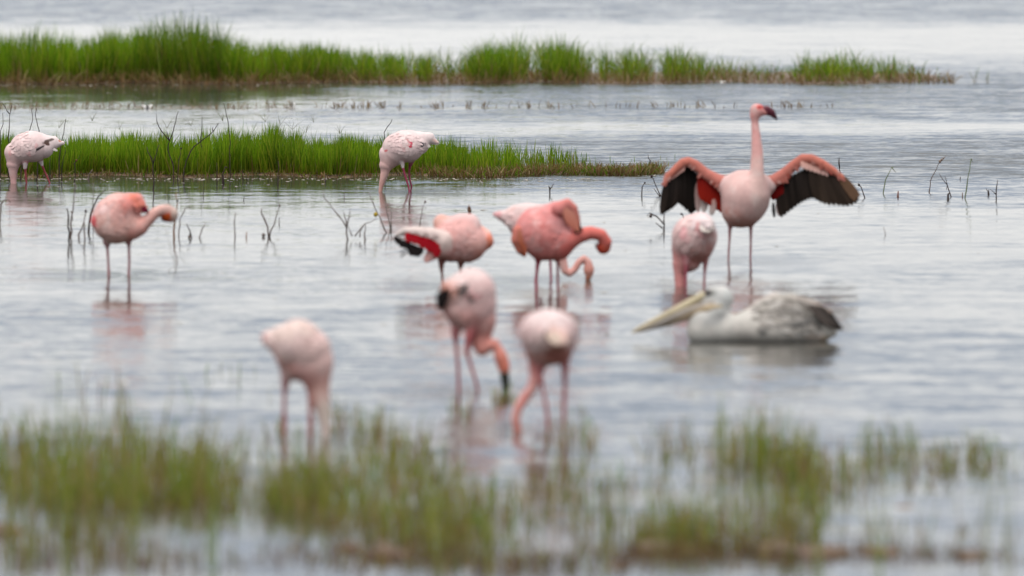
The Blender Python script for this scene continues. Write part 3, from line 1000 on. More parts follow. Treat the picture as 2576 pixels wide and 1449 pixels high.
# --- pair: left bird with drooping wing
T7 = (.2511, 934.4, 467.2)
b = Bird('flamingo', T7, 1007, 760, 'peach flamingo with one wing drooped showing crimson and black feathers, head tucked away', 'flamingo', GRP)
b.chain([(810, 520, 40, 185), (910, 525, 20, 205), (985, 560, 10, 170)], (.80, .50, .44))
b.chain([(860, 600, 10, 185), (960, 650, 10, 120)], (.70, .38, .33))  # lower trunk darker: underside shade put into the colour
b.chain([(700, 370, 60, 82), (760, 420, 60, 110)], (.82, .52, .40))
b.chain([(900, 400, 40, 115), (980, 390, 40, 110)], (.84, .62, .57))
b.chain([(1050, 580, 0, 130), (1150, 555, 20, 62)], (.76, .36, .24))
b.chain([(1150, 560, 30, 60), (1150, 500, 130, 56), (1050, 430, 210, 52), (900, 400, 240, 50), (760, 380, 200, 52), (690, 400, 140, 55)], (.80, .46, .34))
b.leg([(710, 720, 0, 26), (700, 790, 0, 14), (706, 880, 0, 8), (712, 1007, 0, 8)], (.34, .17, .14))
b.leg([(900, 740, 60, 24), (890, 830, 60, 9), (890, 1000, 60, 8)], (.34, .17, .14))
b.paint(1190, 570, 40, 90, (.70, .25, .12), .7, side=0)
b.grow()
b.contour(880, 520, 200, 190, 170, 85, 110)
b.contour(880, 520, 200, 190, 10, 85, 50, side=1)
w = b.part([([(720, 560, -110, 120), (600, 500, -120, 88), (470, 470, -120, 66), (340, 450, -100, 42), (250, 490, -90, 18)], (.80, .62, .57), (.84, .72, .67)),
            ([(760, 650, -120, 70), (620, 650, -125, 60), (560, 730, -120, 36)], (.74, .36, .33))], 'wing', k=.03)
q = []
for i in range(9):      # crimson coverts
    f = i / 8
    q.append(((690 - 330 * f, 545 - 85 * f, -215 + 30 * f), (650 - 260 * f + rng.normal(0, 8), 706 - 150 * f + rng.normal(0, 10), -200), 86, (.34, .004, .012), (.42, .012, .02)))
for i in range(7):      # paler coverts hanging over the red
    f = i / 6
    q.append(((670 - 310 * f, 470 - 55 * f, -225 + 30 * f), (635 - 275 * f, 512 - 74 * f + (22 if i % 2 else -18), -232 + 24 * f), 48, (.82, .66, .62), (.80, .60, .56)))
b.quills(q[:9], 'covert_feather', w)
b.quills(q[9:], 'covert_feather', w, M_PLUME)
q = []
for i in range(9):      # black flight feathers
    f = i / 8
    q.append(((520 - 250 * f, 620 - 110 * f, -165), (440 - 205 * f + rng.normal(0, 5), 712 - 158 * f + rng.normal(0, 9), -170), 66, BLACK, BLACK))
q += [((380, 640, -150), (290, 712, -140), 16, BLACK, BLACK), ((350, 620, -150), (280, 680, -140), 14, BLACK, BLACK)]
for i in range(6):
    q.append(((640 + 20 * i, 620, -190), (540 + 34 * i, 765 - 12 * i, -150), 56, (.74, .34, .32), (.76, .42, .38)))
b.quills(q, 'flight_feather', w)

# --- pair: deep pink bird
b = Bird('flamingo', T7, 1062, 1760, 'deepest pink flamingo of the group with half raised wings and neck arched right', 'flamingo', GRP)
b.chain([(1640, 470, 30, 215), (1730, 480, 20, 250), (1830, 520, 0, 190)], (.74, .33, .29))
b.chain([(1720, 420, 30, 240), (1860, 320, 20, 165)], (.78, .38, .35))
b.chain([(1740, 580, 0, 165), (1860, 600, -10, 140)], (.66, .26, .22))  # belly tone includes painted shade
b.chain([(1880, 580, -20, 140), (1990, 540, -40, 96), (2090, 495, -50, 76), (2200, 470, -50, 66), (2300, 490, -40, 60), (2352, 560, -20, 56), (2340, 620, 10, 48)], (.76, .28, .23), col2=(.68, .22, .17))
b.ell(2318, 615, 20, 56, 64, 60, (.50, .08, .06), rot=20)
b.leg([(1670, 690, 0, 24), (1665, 770, 0, 12), (1656, 880, 0, 9), (1648, 980, 0, 8), (1655, 1122, 0, 8.5)], (.38, .07, .10))
b.leg([(1850, 690, 10, 24), (1866, 770, 10, 9), (1868, 900, 10, 8), (1868, 1000, 10, 8), (1872, 1122, 10, 8)], (.32, .12, .13))
b.paint(1900, 380, 120, 45, (.80, .45, .42), .6, rot=45)
b.paint(1960, 640, 70, 60, (.72, .20, .16), .5)
b.grow()
b.contour(1730, 450, 210, 230, 150, 95, 140)
b.contour(1730, 450, 210, 230, 30, 95, 60, side=1)
w = b.part([([(1880, 230, -120, 80), (1960, 180, -130, 58), (2020, 220, -130, 46), (2060, 330, -120, 32), (2080, 400, -110, 16)], (.78, .26, .24), (.66, .20, .14))], 'wing')
b.quills([((1920 + 22 * i, 190 + 14 * i, -190 + 3 * i), (1985 + 22 * i, 395 + 16 * i, -165), 58, np.array((.86, .34, .25)) * (1 - .05 * i), (.78, .24, .16)) for i in range(5)], 'covert_feather', w, M_PLUME)
b.quills([((2040, 380, -150), (2085, 470, -130), 36, BLACK, BLACK), ((2060, 370, -150), (2110, 455, -130), 36, BLACK, BLACK), ((2040, 400, -155), (2055, 480, -140), 34, BLACK, BLACK)], parent=w)
w = b.part([([(1520, 430, -60, 30), (1475, 450, -90, 62), (1460, 540, -90, 62), (1490, 640, -80, 42), (1530, 690, -70, 22)], (.74, .24, .20), (.62, .17, .09))], 'wing')
b.quills([((1478 + 14 * i, 430 + 8 * i, -165 + 8 * i), (1500 + 14 * i, 600 + 30 * i, -150 + 8 * i), 46, (.74, .27, .18), (.58, .13, .06)) for i in range(4)], 'covert_feather', w, M_PLUME)
b.part([([(2300, 630, 50, 32), (2270, 620, 80, 24), (2250, 590, 90, 12)], (.2, .03, .04), (.03, .02, .02))], 'bill', M_BILL)

# --- pair: pale bird mostly hidden behind the pink one
b = Bird('flamingo', T7, 950, 1700, 'pale flamingo mostly hidden behind the deep pink one, white tail left, bent neck right', 'flamingo', GRP)
b.chain([(1235, 285, 0, 22), (1300, 300, 0, 52), (1390, 320, 0, 90), (1510, 370, 0, 150), (1660, 430, 0, 190), (1800, 480, 0, 150), (1870, 560, 0, 90)], (.86, .70, .65), col2=(.80, .56, .5))
b.chain([(1440, 250, 0, 60), (1560, 260, 0, 90), (1720, 300, 0, 110)], (.87, .74, .68))
b.chain([(1870, 560, 0, 80), (1905, 660, -10, 52), (1915, 760, -20, 45), (1940, 850, -25, 40), (1985, 880, -25, 34), (2035, 840, -20, 34), (2080, 765, -15, 34), (2130, 730, -10, 35), (2170, 765, -10, 36), (2180, 830, -10, 38)], (.80, .50, .42), col2=(.78, .42, .33))
b.ell(2178, 865, -10, 42, 58, 40, (.74, .40, .28), rot=-5)
b.leg([(1700, 600, 0, 22), (1700, 700, 0, 10), (1672, 800, 0, 7.5), (1642, 948, 0, 7.5)], (.42, .08, .13))
b.leg([(1780, 600, 40, 22), (1790, 700, 40, 9), (1800, 950, 40, 7)], (.42, .08, .13))
b.paint(1250, 285, 60, 40, (.78, .42, .42), .7, side=0); b.paint(1400, 240, 60, 14, (.78, .5, .42), .6, rot=-35)
b.grow()
b.contour(1560, 330, 180, 110, 170, 85, 70)
b.quills([((1420, 300, -40), (1250, 270, -10), 70, WHITE, (.78, .46, .45)), ((1430, 340, -50), (1262, 320, -20), 70, WHITE, (.8, .6, .58))], 'tail_feather', mat=M_PLUME)
b.part([([(2176, 900, -14, 34), (2166, 945, -18, 26), (2158, 990, -20, 14)], (.4, .16, .1), (.05, .03, .03))], 'bill', M_BILL)

# --- middle front
T5 = (.3472, 970.3, 646.9)
b = Bird('flamingo', T5, 974, 600, 'flamingo stooping with bent neck, its dark bill tip in weed at the water', 'flamingo', GRP)
b.chain([(560, 285, 40, 160), (620, 260, 20, 180), (660, 330, 10, 145)], (.82, .64, .58), col2=(.8, .58, .53))
b.chain([(540, 370, 0, 125), (620, 400, 0, 140), (690, 460, 10, 100)], (.70, .44, .38))  # darker underside, its shade painted into the plumage
b.chain([(690, 470, 20, 98), (695, 560, 20, 74), (690, 630, 10, 64), (700, 662, 0, 54), (745, 640, -10, 46), (788, 628, -15, 38), (812, 665, -15, 32), (828, 710, -15, 36)], (.72, .38, .31), col2=(.78, .38, .28))
b.ell(852, 780, -15, 46, 84, 44, (.74, .30, .19), rot=-14)
b.chain([(470, 250, -60, 95), (420, 290, -60, 56), (395, 340, -50, 30)], (.62, .36, .26))
b.leg([(520, 470, 0, 26), (505, 560, 0, 16), (510, 640, 0, 9), (524, 800, 0, 9), (530, 975, 0, 8.5)], (.46, .22, .22), (.36, .12, .12))
b.leg([(640, 440, -60, 30), (605, 580, -60, 18), (588, 690, -50, 11), (606, 750, -40, 9), (648, 880, -30, 8.5), (668, 965, -20, 8)], (.52, .20, .20), (.38, .15, .15))
b.paint(385, 300, 34, 78, BLACK, 1, rot=8, side=0, ragged=.25); b.paint(552, 228, 34, 26, (.06, .06, .05), .9)
b.paint(470, 245, 70, 40, (.62, .32, .22), .7); b.paint(648, 262, 45, 32, (.76, .30, .32), .8)  # brown patch is painted shade under the wing; rose patch is plumage
b.paint(560, 110, 190, 80, (.84, .70, .64), .7, side=0)
b.grow()
b.contour(640, 280, 150, 170, 150, 60, 90)
b.contour(640, 280, 150, 170, 30, 60, 50, side=1)
b.quills([((470, 230, -160), (388, 350, -120), 46, (.03, .02, .02), BLACK), ((440, 220, -150), (374, 320, -110), 44, BLACK, BLACK), ((455, 240, -158), (402, 380, -112), 40, BLACK, BLACK),
          ((600, 190, -160), (535, 240, -175), 34, (.05, .05, .05), BLACK), ((580, 250, -165), (640, 310, -165), 40, (.18, .12, .11), (.2, .14, .13))])
b.part([([(862, 855, -18, 36), (868, 905, -20, 30), (866, 950, -24, 22), (858, 1000, -28, 12)], (.03, .028, .02), (.015, .015, .012))], 'bill', M_BILL)
b.eye(838, 765, -60)

# --- front right, seen from behind
b = Bird('flamingo', T5, 1260, 1170, 'round white topped flamingo seen from behind, pink neck snaking down left to the water', 'flamingo', GRP)
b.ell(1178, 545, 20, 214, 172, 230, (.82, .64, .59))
b.ell(1190, 650, 10, 165, 135, 170, (.66, .38, .32))  # lower body toned down with painted underside shade
b.chain([(1200, 560, -120, 110), (1255, 595, -220, 70), (1275, 610, -300, 34)], (.76, .52, .42), col2=(.76, .58, .46))
b.chain([(1120, 690, 60, 100), (1095, 790, 60, 62), (1090, 860, 50, 46), (1068, 940, 40, 40), (1005, 1025, 20, 37), (955, 1100, 0, 34), (940, 1180, -10, 34), (958, 1270, -10, 30), (985, 1320, -10, 26)], (.68, .33, .29), col2=(.70, .33, .25))
b.leg([(1130, 740, 0, 26), (1120, 850, 0, 12), (1140, 960, 0, 9), (1165, 1090, 0, 9), (1182, 1255, 0, 8.5)], (.52, .24, .24), (.44, .18, .17))
b.leg([(1290, 700, 20, 28), (1300, 800, 20, 15), (1298, 930, 20, 10), (1292, 1060, 20, 11), (1290, 1255, 20, 9)], (.56, .28, .28), (.46, .18, .18))
b.paint(1168, 556, 36, 40, (.17, .16, .17), .85); b.paint(1085, 620, 70, 50, (.50, .42, .40), .45)
b.paint(1180, 410, 220, 70, (.84, .73, .68), .8, side=0)
b.paint(1240, 690, 100, 75, (.45, .19, .14), .75)  # dark brown shade painted below the tail
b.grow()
b.contour(1090, 520, 120, 140, 70, 62, 60)
b.contour(1300, 500, 90, 120, 110, 62, 36)
b.quills([((1160, 540, -250), (1270, 612, -330), 70, (.78, .56, .46), (.8, .64, .52)), ((1190, 530, -250), (1295, 605, -320), 64, (.78, .58, .48), (.8, .64, .52)), ((1150, 520, -230), (1170, 590, -255), 30, (.12, .12, .13), BLACK)], 'tail_feather', mat=M_PLUME)

# --- front left
T6 = (.2975, 610.9, 754.7)
b = Bird('flamingo', T6, 1160, 480, 'big blush flamingo standing behind the dense grass tuft, neck straight down', 'flamingo', GRP)
b.chain([(175, 305, 0, 24), (240, 330, 0, 82), (350, 350, 0, 142), (470, 368, 0, 208), (560, 425, 0, 188), (606, 495, 0, 158)], (.88, .73, .65), col2=(.86, .65, .57))
b.chain([(410, 490, 0, 125), (480, 545, 0, 142), (600, 590, 0, 122)], (.78, .50, .44))  # lower trunk carries underside shade in its colour
b.chain([(610, 580, 0, 128), (640, 690, -10, 98), (655, 790, -15, 80), (672, 900, -20, 68), (690, 1000, -20, 56), (702, 1090, -20, 46), (705, 1190, -20, 38)], (.74, .45, .37), col2=(.82, .72, .58))
b.leg([(380, 600, 0, 30), (362, 690, 0, 18), (352, 800, 0, 10), (350, 950, 0, 9.5), (350, 1010, 0, 12), (346, 1165, 0, 9)], (.44, .30, .30), (.42, .12, .12))
b.leg([(570, 660, -40, 30), (575, 780, -40, 13), (572, 930, -40, 10), (575, 1060, -40, 12), (568, 1170, -40, 9)], (.46, .22, .18), (.36, .13, .12))
b.paint(260, 450, 70, 40, (.62, .36, .34), .7, rot=35); b.paint(170, 310, 30, 60, (.70, .42, .38), .7, side=0)
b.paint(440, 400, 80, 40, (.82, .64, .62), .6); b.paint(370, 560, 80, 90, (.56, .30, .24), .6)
b.paint(450, 210, 300, 90, (.84, .70, .58), .75, side=0); b.paint(690, 960, 60, 110, (.86, .76, .60), .7, side=0)
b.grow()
b.contour(480, 340, 230, 150, 165, 82, 120, rot=-5)
b.contour(480, 340, 230, 150, 15, 82, 50, side=1)
b.quills([((420, 300, -100), (190, 300, -40), 90, (.8, .64, .54), (.78, .56, .48)), ((400, 380, -120), (230, 400, -60), 90, (.78, .58, .5), (.72, .46, .42)), ((420, 440, -130), (270, 480, -70), 80, (.76, .52, .46), (.70, .42, .38))], 'tail_feather', mat=M_PLUME)

# --- the bird with spread wings
T3 = (.3472, 1581.3, 237.2)
b = Bird('flamingo', T3, 1206, 800, 'upright flamingo facing the camera with both wings spread wide, dark undersides', 'flamingo', GRP)
BODY = (.78, .56, .49)
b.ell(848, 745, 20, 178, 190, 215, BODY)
b.ell(812, 855, 10, 136, 112, 160, (.62, .35, .28))  # belly coloured darker, shade painted in
b.chain([(720, 660, 40, 70), (800, 640, 20, 80), (950, 650, 10, 80), (1010, 660, 40, 60)], (.82, .62, .56))
b.chain([(925, 720, -80, 72), (925, 640, -90, 60), (928, 540, -80, 49), (930, 420, -60, 42), (922, 300, -40, 33), (914, 210, -30, 26), (910, 160, -30, 29)], (.80, .60, .52), col2=(.80, .40, .36))
b.ell(925, 118, -30, 46, 52, 40, (.80, .48, .43), k=.02)
b.chain([(955, 115, -30, 34), (990, 125, -32, 26)], (.76, .38, .34), .02)
b.leg([(740, 910, 0, 24), (734, 975, 0, 11), (730, 1080, 0, 7), (726, 1120, 0, 7.5), (722, 1235, 0, 6.5)], (.46, .26, .26), (.30, .14, .13))
b.leg([(890, 900, 0, 24), (886, 965, 0, 11), (885, 1080, 0, 7), (884, 1120, 0, 7.5), (882, 1262, 0, 6.5)], (.46, .26, .26), (.30, .10, .11))
b.paint(948, 92, 30, 15, (.56, .06, .06), .7, side=0); b.paint(930, 640, 60, 200, (.80, .62, .52), .5)
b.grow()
b.part([([(962, 104, -32, 24), (1000, 106, -34, 27), (1035, 128, -34, 24), (1055, 152, -34, 17), (1070, 182, -34, 6)], (.13, .02, .035), (.03, .01, .015)),
        ([(985, 128, -32, 20), (1020, 138, -34, 18), (1045, 158, -34, 10)], (.10, .015, .03))], 'bill', M_BILL, k=.008, vox=.003)
b.eye(948, 92, -64, .0045)
ARM, ARM2, UNDER, DKRED = (.60, .20, .16), (.60, .18, .12), (.05, .036, .03), (.13, .003, .003)  # DKRED is crimson darkened with painted shade under the wings


def spread_wing(arm, quill_list, red, pale):
    w_ = b.part([([p for p in arm], ARM, ARM2)], 'wing', k=.02)
    b.quills(red, 'covert_feather', w_)
    b.quills(quill_list, 'flight_feather', w_)
    b.quills(pale, 'covert_feather', w_, M_PLUME)
    fringe = []
    for a0, a1 in zip(arm[:-1], arm[1:]):
        a0, a1 = np.array(a0, float), np.array(a1, float)
        for j in range(4):
            f = (j + rng.random() * .6) / 4
            c = a0 * (1 - f) + a1 * f
            out = np.sign(a1[0] - a0[0])
            c[1] += c[3] * rng.uniform(-.55, .35)
            tip = (c[0] + out * rng.uniform(14, 40), c[1] + rng.uniform(22, 50), c[2] - c[3] * .8)
            k_ = [(.58, .20, .16), (.68, .33, .28), (.48, .11, .08), (.56, .17, .13)][rng.integers(4)]
            fringe.append(((c[0], c[1], c[2] - c[3] * .95), tip, 26, k_, np.array(k_) * .9))
    b.quills(fringe, 'covert_feather', w_, M_PLUME)
    return w_


# viewer's left wing
q = []
for i in range(11):
    f = i / 10
    rx_, ry_ = 285 + 130 * f, 590 - 95 * f
    tx, ty = [(236, 872), (250, 868), (268, 856), (288, 846), (312, 832), (334, 812), (352, 795), (372, 800), (392, 818), (416, 842), (440, 862)][i]
    q.append(((rx_, ry_, 20 + 6 * i), (tx, ty, -30 + 12 * i), 56, np.array((.013, .010, .009)) * rng.uniform(.5, 1.6), np.array((.022, .015, .012)) * rng.uniform(.5, 1.6)))
for i in range(6):
    f = i / 5
    q.append(((430 + 60 * f, 515 + 60 * f, 90), (455 + 42 * f, 872 - 34 * f, 100 + 4 * i), 62, (.008, .006, .006), (.012, .009, .008)))
red = [((530 + 30 * i, 560 + 22 * i, 70), (535 + 27 * i, 770 + 18 * i, 30 + 6 * i), 74, DKRED, (.24, .012, .005)) for i in range(6)]
pale = [((500, 600, 95), (505, 862, 92), 46, (.42, .24, .22), (.55, .40, .37)), ((560, 700, 60), (545, 860, 80), 60, (.6, .3, .26), WHITE), ((620, 760, 40), (600, 880, 60), 50, (.6, .3, .26), WHITE)]
pale += [((400 - 18 * i, 490 + 11 * i, 40), (392 - 19 * i, 560 + 14 * i, 20), 30, ARM, (.74, .42, .36)) for i in range(8)]
spread_wing([(735, 660, 40, 62), (640, 625, 60, 48), (555, 575, 70, 40), (485, 514, 70, 37), (432, 490, 60, 35), (395, 496, 40, 33), (342, 541, 30, 28), (292, 592, 20, 24), (262, 645, 10, 14)], q, red, pale)
# viewer's right wing
q = []
for i in range(10):
    f = i / 9
    tips = [(1112, 893), (1135, 876), (1160, 856), (1185, 838), (1210, 818), (1236, 800), (1260, 784), (1285, 772), (1310, 762), (1335, 758)]
    q.append(((1085 + 215 * f, 640 - 115 * f, 70 - 3 * i), (*tips[i], 60 - 4 * i), 62, np.array((.012, .009, .008)) * rng.uniform(.5, 1.6), np.array((.020, .014, .011)) * rng.uniform(.5, 1.6)))
tips = [(1365, 768), (1395, 785), (1425, 797), (1458, 806), (1492, 806), (1528, 808), (1562, 812), (1594, 812), (1625, 804), (1652, 790), (1664, 768)]
for i in range(11):
    f = i / 10
    q.append(((1320 + 190 * f, 520 + 45 * f, 34 - 2 * i), (*tips[i], 16 - 4 * i), 62, np.array((.022, .015, .012)) * rng.uniform(.6, 1.5), np.array((.036, .024, .017)) * rng.uniform(.6, 1.5)))
for i in range(4):
    q.append(((1500 + 16 * i, 560 + 8 * i, 4 - 3 * i), (1640 + 12 * i, 775 - 12 * i, -26), 36, (.11, .06, .035), (.14, .08, .05)))
red = [((1050 + 20 * i, 655 - 10 * i, 66), (1052 + 18 * i, 770 - 14 * i, 56), 56, DKRED, (.16, .006, .005)) for i in range(4)]
pale = [((1085, 740, 80), (1095, 885, 70), 46, (.5, .3, .28), (.68, .5, .46)), ((1048, 780, 90), (1058, 898, 84), 26, BLACK, BLACK), ((1100, 690, 80), (1108, 850, 70), 40, (.45, .2, .2), (.6, .42, .4))]
pale += [((1260 + 28 * i, 472 + 9 * i, 30), (1266 + 29 * i, 540 + 9 * i, 12), 34, (.76, .36, .28), (.76, .48, .42)) for i in range(9)]
spread_wing([(1000, 658, 40, 62), (1060, 625, 60, 46), (1130, 577, 70, 40), (1200, 516, 70, 38), (1265, 470, 60, 37), (1325, 470, 40, 36), (1400, 504, 30, 33), (1480, 552, 15, 27), (1550, 602, 0, 18)], q, red, pale)

# --- small one in front of it
b = Bird('flamingo', T3, 1394, 470, 'small pink flamingo seen from behind, standing under the left wing of the spread one', 'flamingo', GRP)
b.ell(478, 1030, 10, 166, 158, 180, (.78, .58, .53))
b.chain([(530, 935, 0, 78), (490, 1000, 0, 120)], (.83, .70, .66))
b.chain([(465, 1120, 10, 135), (440, 1200, 20, 88)], (.66, .40, .35))  # lower body darker, underside shade is in the colour
b.chain([(540, 960, -110, 90), (570, 940, -170, 52), (575, 955, -215, 28)], (.83, .72, .68))
b.chain([(400, 1150, 30, 90), (372, 1230, 20, 54), (368, 1310, 10, 40), (372, 1390, 0, 36), (378, 1450, 0, 34)], (.68, .36, .33), col2=(.66, .33, .29))
b.leg([(420, 1120, -80, 26), (416, 1220, -70, 14), (413, 1300, -60, 9), (414, 1395, -50, 8)], (.50, .18, .21))
b.leg([(555, 1130, -10, 28), (556, 1220, -10, 13), (550, 1300, -10, 8), (547, 1388, -10, 7.5)], (.52, .26, .27))
b.paint(400, 985, 24, 36, (.74, .36, .38), .7); b.paint(505, 965, 34, 40, (.74, .36, .34), .7); b.paint(560, 1010, 70, 28, (.52, .24, .2), .6)  # brown patch below the tail tip is painted shade; pink patches are plumage
b.paint(520, 1150, 100, 110, (.48, .22, .17), .65); b.paint(420, 1150, 26, 90, (.72, .42, .42), .5)  # large dark patch paints shade onto the lower body
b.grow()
b.contour(440, 1010, 110, 130, 75, 80, 40)
b.quills([((520, 930, -180), (560, 985, -235), 60, (.84, .74, .7), (.84, .72, .64)), ((560, 925, -180), (600, 980, -225), 60, (.84, .74, .7), (.84, .72, .64)), ((540, 925, -190), (580, 990, -240), 60, (.84, .76, .72), (.84, .72, .64))], 'tail_feather', mat=M_PLUME)

# --- pelican
T4 = (.2511, 1545.3, 646.9)
b = Bird('pelican', T4, 846, 1480, 'grey white pelican swimming left with a long yellow bill', 'pelican', k=.03)
GW = (.40, .37, .335); WP = (.50, .475, .435); GREYB = (.40, .36, .32)
b.chain([(890, 740, 0, 150), (1050, 740, 0, 150), (1280, 720, 0, 160), (1500, 680, 0, 180)], WP)
b.ell(1600, 740, 0, 470, 180, 275, GW)
b.chain([(1560, 590, 0, 165), (1760, 545, 0, 188), (1960, 560, 0, 140), (2120, 590, 0, 80)], (.33, .30, .265))
b.chain([(1900, 770, 0, 110), (2080, 770, 0, 88), (2190, 755, 0, 44)], (.56, .52, .46))
b.chain([(1330, 590, 60, 50), (1440, 500, 60, 52), (1600, 445, 50, 92)], (.46, .40, .36))
b.chain([(900, 730, 0, 160), (920, 640, 0, 165), (1010, 540, 0, 145), (1075, 430, 0, 112)], WP, col2=(.52, .52, .50))
b.ell(1050, 385, 0, 118, 92, 88, (.47, .47, .45))
b.chain([(960, 390, 0, 70), (900, 400, 0, 50)], (.48, .46, .42))
b.paint(1000, 620, 110, 50, (.40, .39, .38), .6, rot=-25); b.paint(945, 352, 70, 34, (.07, .06, .055), 1, rot=-10, ragged=.2); b.paint(990, 340, 36, 60, (.42, .43, .40), .4)
b.paint(1330, 500, 150, 18, (.30, .24, .20), .8, rot=-28); b.paint(2130, 500, 110, 60, (.16, .11, .09), .9, rot=35, side=0); b.paint(2120, 830, 60, 40, (.36, .26, .14), .7)
b.paint(2000, 800, 100, 40, (.55, .42, .33), .5)
b.grow(.0055)
w = b.contour(1640, 560, 400, 150, 26, 150, 110, rot=8, cols=[(.29, .265, .235), (.35, .32, .29), (.20, .18, .16), (.41, .375, .34), (.24, .215, .19)], width=.26)
b.contour(1700, 600, 520, 190, 158, 130, 80, side=1, rot=-6, cols=[(.40, .36, .32), (.44, .40, .36)])
q = []
for i in range(8):
    q.append(((1420 + 62 * i, 690 - 10 * i, -275 + 3 * i), (1520 + 62 * i, 770 - 16 * i, -262 + 4 * i), 60, (.36, .33, .30), (.10, .10, .10)))
for i in range(11):
    q.append(((1930 + 16 * i, 480 + 16 * i, -205), (2170 + 12 * i, 545 + 17 * i, -120), 64, (.10, .08, .07), (.018, .016, .016)))
for i in range(5):
    q.append(((1800 + 40 * i, 400 + 16 * i, -150), (2000 + 46 * i, 450 + 24 * i, -130), 50, (.56, .5, .45), (.34, .24, .19)))
b.quills(q, 'flight_feather', w)
b.quills([((2080, 690, -60 + 40 * i), (2262, 700 + 8 * i, -50 + 40 * i), 70, (.6, .57, .52), (.25, .22, .2)) for i in range(4)], 'tail_feather')
b.part([([(885, 388, -20, 44), (700, 490, -10, 42), (450, 615, 0, 32), (260, 710, 0, 24), (190, 748, 0, 16)], (.50, .42, .27), (.47, .39, .27))], 'bill', M_BILL, k=.01)
b.part([([(1075, 486, -118, 12), (1020, 492, -112, 30), (930, 515, -100, 46), (760, 560, -20, 60), (560, 640, 0, 42), (300, 732, 0, 14), (230, 750, 0, 8)], (.44, .33, .18), (.34, .25, .18)),
        ([(990, 440, -104, 18), (880, 468, -96, 20), (700, 540, -52, 22), (450, 660, -34, 16), (280, 730, -16, 8)], (.36, .33, .31))], 'bill_pouch', M_BILL, k=.01)
b.eye(950, 352, -72, .009)


# ------------------------------------------------------------------ dead twigs and reeds
def tube(V, F, C, pts, radii, col, col2=None, sides=6):
    pts = [np.array(p, float) for p in pts]
    b0 = len(V)
    for i, p in enumerate(pts):
        d = pts[min(i + 1, len(pts) - 1)] - pts[max(i - 1, 0)]
        d /= np.linalg.norm(d) + 1e-9
        s1 = np.cross(d, (0.2, 1, .1)); s1 /= np.linalg.norm(s1) + 1e-9
        s2 = np.cross(d, s1)
        f = i / (len(pts) - 1)
        c = np.array(col) * (1 - f) + np.array(col if col2 is None else col2) * f
        for k in range(sides):
            a = 2 * math.pi * k / sides
            V.append(p + (s1 * math.cos(a) + s2 * math.sin(a)) * radii[i]); C.append(c)
    for i in range(len(pts) - 1):
        for k in range(sides):
            F.append((b0 + i * sides + k, b0 + i * sides + (k + 1) % sides, b0 + (i + 1) * sides + (k + 1) % sides, b0 + (i + 1) * sides + k))
    F.append(tuple(b0 + k for k in range(sides))[::-1]); F.append(tuple(b0 + (len(pts) - 1) * sides + k for k in range(sides)))


WOOD = (.045, .028, .023); WOOD2 = (.14, .10, .085); GREYW = (.20, .165, .15); REEDG = (.12, .15, .05); STUB = (.22, .11, .06)


def twig(T, strokes, label, r=3.2, col=WOOD, name='dead_twig', cat='twig', grp='dead twigs standing in the shallows', knobs=(), stand=None):
    x0, y0 = strokes[0][0]
    by = (y0 * T[0] + T[2]) if stand is None else stand
    bx = x0 * T[0] + T[1]
    loc = ground(bx, by); s_ = F_PX / loc[1]
    V, F, C = [], [], []
    for si, st in enumerate(strokes):
        P = []
        w0 = 0 if si == 0 else rng.normal(0, .01)
        for (x, y) in st:
            P.append(np.array([(x * T[0] + T[1] - bx) / s_, w0, (by - (y * T[0] + T[2])) / s_]))
        if si == 0: P[0][2] = min(P[0][2], 0) - .03
        Q = [P[0]]
        for a, b_ in zip(P[:-1], P[1:]):
            nseg = max(2, int(np.linalg.norm(b_ - a) / .03))
            for j in range(1, nseg + 1):
                f = j / nseg
                jit = rng.normal(0, .0022, 3) if j < nseg else np.zeros(3)
                Q.append(a * (1 - f) + b_ * f + jit + np.array([0, .012 * f, 0]))
        rr = r * .001 * (1 if si == 0 else .75)
        rr *= 1.35
        radii = [rr * (1 - .6 * i / (len(Q) - 1)) * rng.uniform(.85, 1.25) for i in range(len(Q))]
        tube(V, F, C, Q, radii, np.array(col), np.array(col) * 1.15)
    for x, y, rk, kc in knobs:
        c0 = np.array([(x * T[0] + T[1] - bx) / s_, 0, (by - (y * T[0] + T[2])) / s_])
        rk *= .001
        tube(V, F, C, [c0 + np.array([0, 0, rk * z]) for z in (-1, -.5, .2, .8, 1.1)], [rk * q_ for q_ in (.3, .85, 1, .6, .1)], kc, kc)
    o = mesh_obj(name, V, F, M_TWIG, loc=tuple(loc), colors=np.clip(C, .01, .9))
    tag(o, label, cat, grp)
    return o


Z7 = (.27283, 359.4, 251.6); ZR = (.2236, 1221.9, 359.4); Z3 = (.33482, 1713.5, 71.9); ZE = (.19839, 2156.2, 359.4)
twig(T8, [[(5, 1040), (5, 640), (8, 430), (40, 350), (36, 205)]], 'dark twig at the very left edge behind the leftmost pale flamingo')
twig(T8, [[(110, 1040), (115, 590), (125, 240), (155, 90)], [(125, 215), (70, 130), (15, 50)]], 'forked dark twig rising just behind the back of the leftmost pale flamingo')
twig(T8, [[(262, 1075), (278, 900), (380, 440), (422, 260), (408, 135)]], 'left one of two crossing twigs above the leftmost pale flamingo')
twig(T8, [[(475, 1085), (485, 880), (505, 430), (455, 240), (472, 140)]], 'right one of two crossing twigs above the leftmost pale flamingo')
twig(T8, [[(760, 1040), (765, 770), (800, 540), (830, 370), (850, 280)]], 'upright dark twig at the tail of the leftmost pale flamingo')
twig(T8, [[(640, 1060), (648, 780)]], 'short twig in the grass behind the lifted leg of the leftmost flamingo', 2.8)
twig(T8, [[(795, 1095), (795, 920), (842, 650)]], 'thin leaning twig before the grass right of the leftmost flamingo', 2.4)
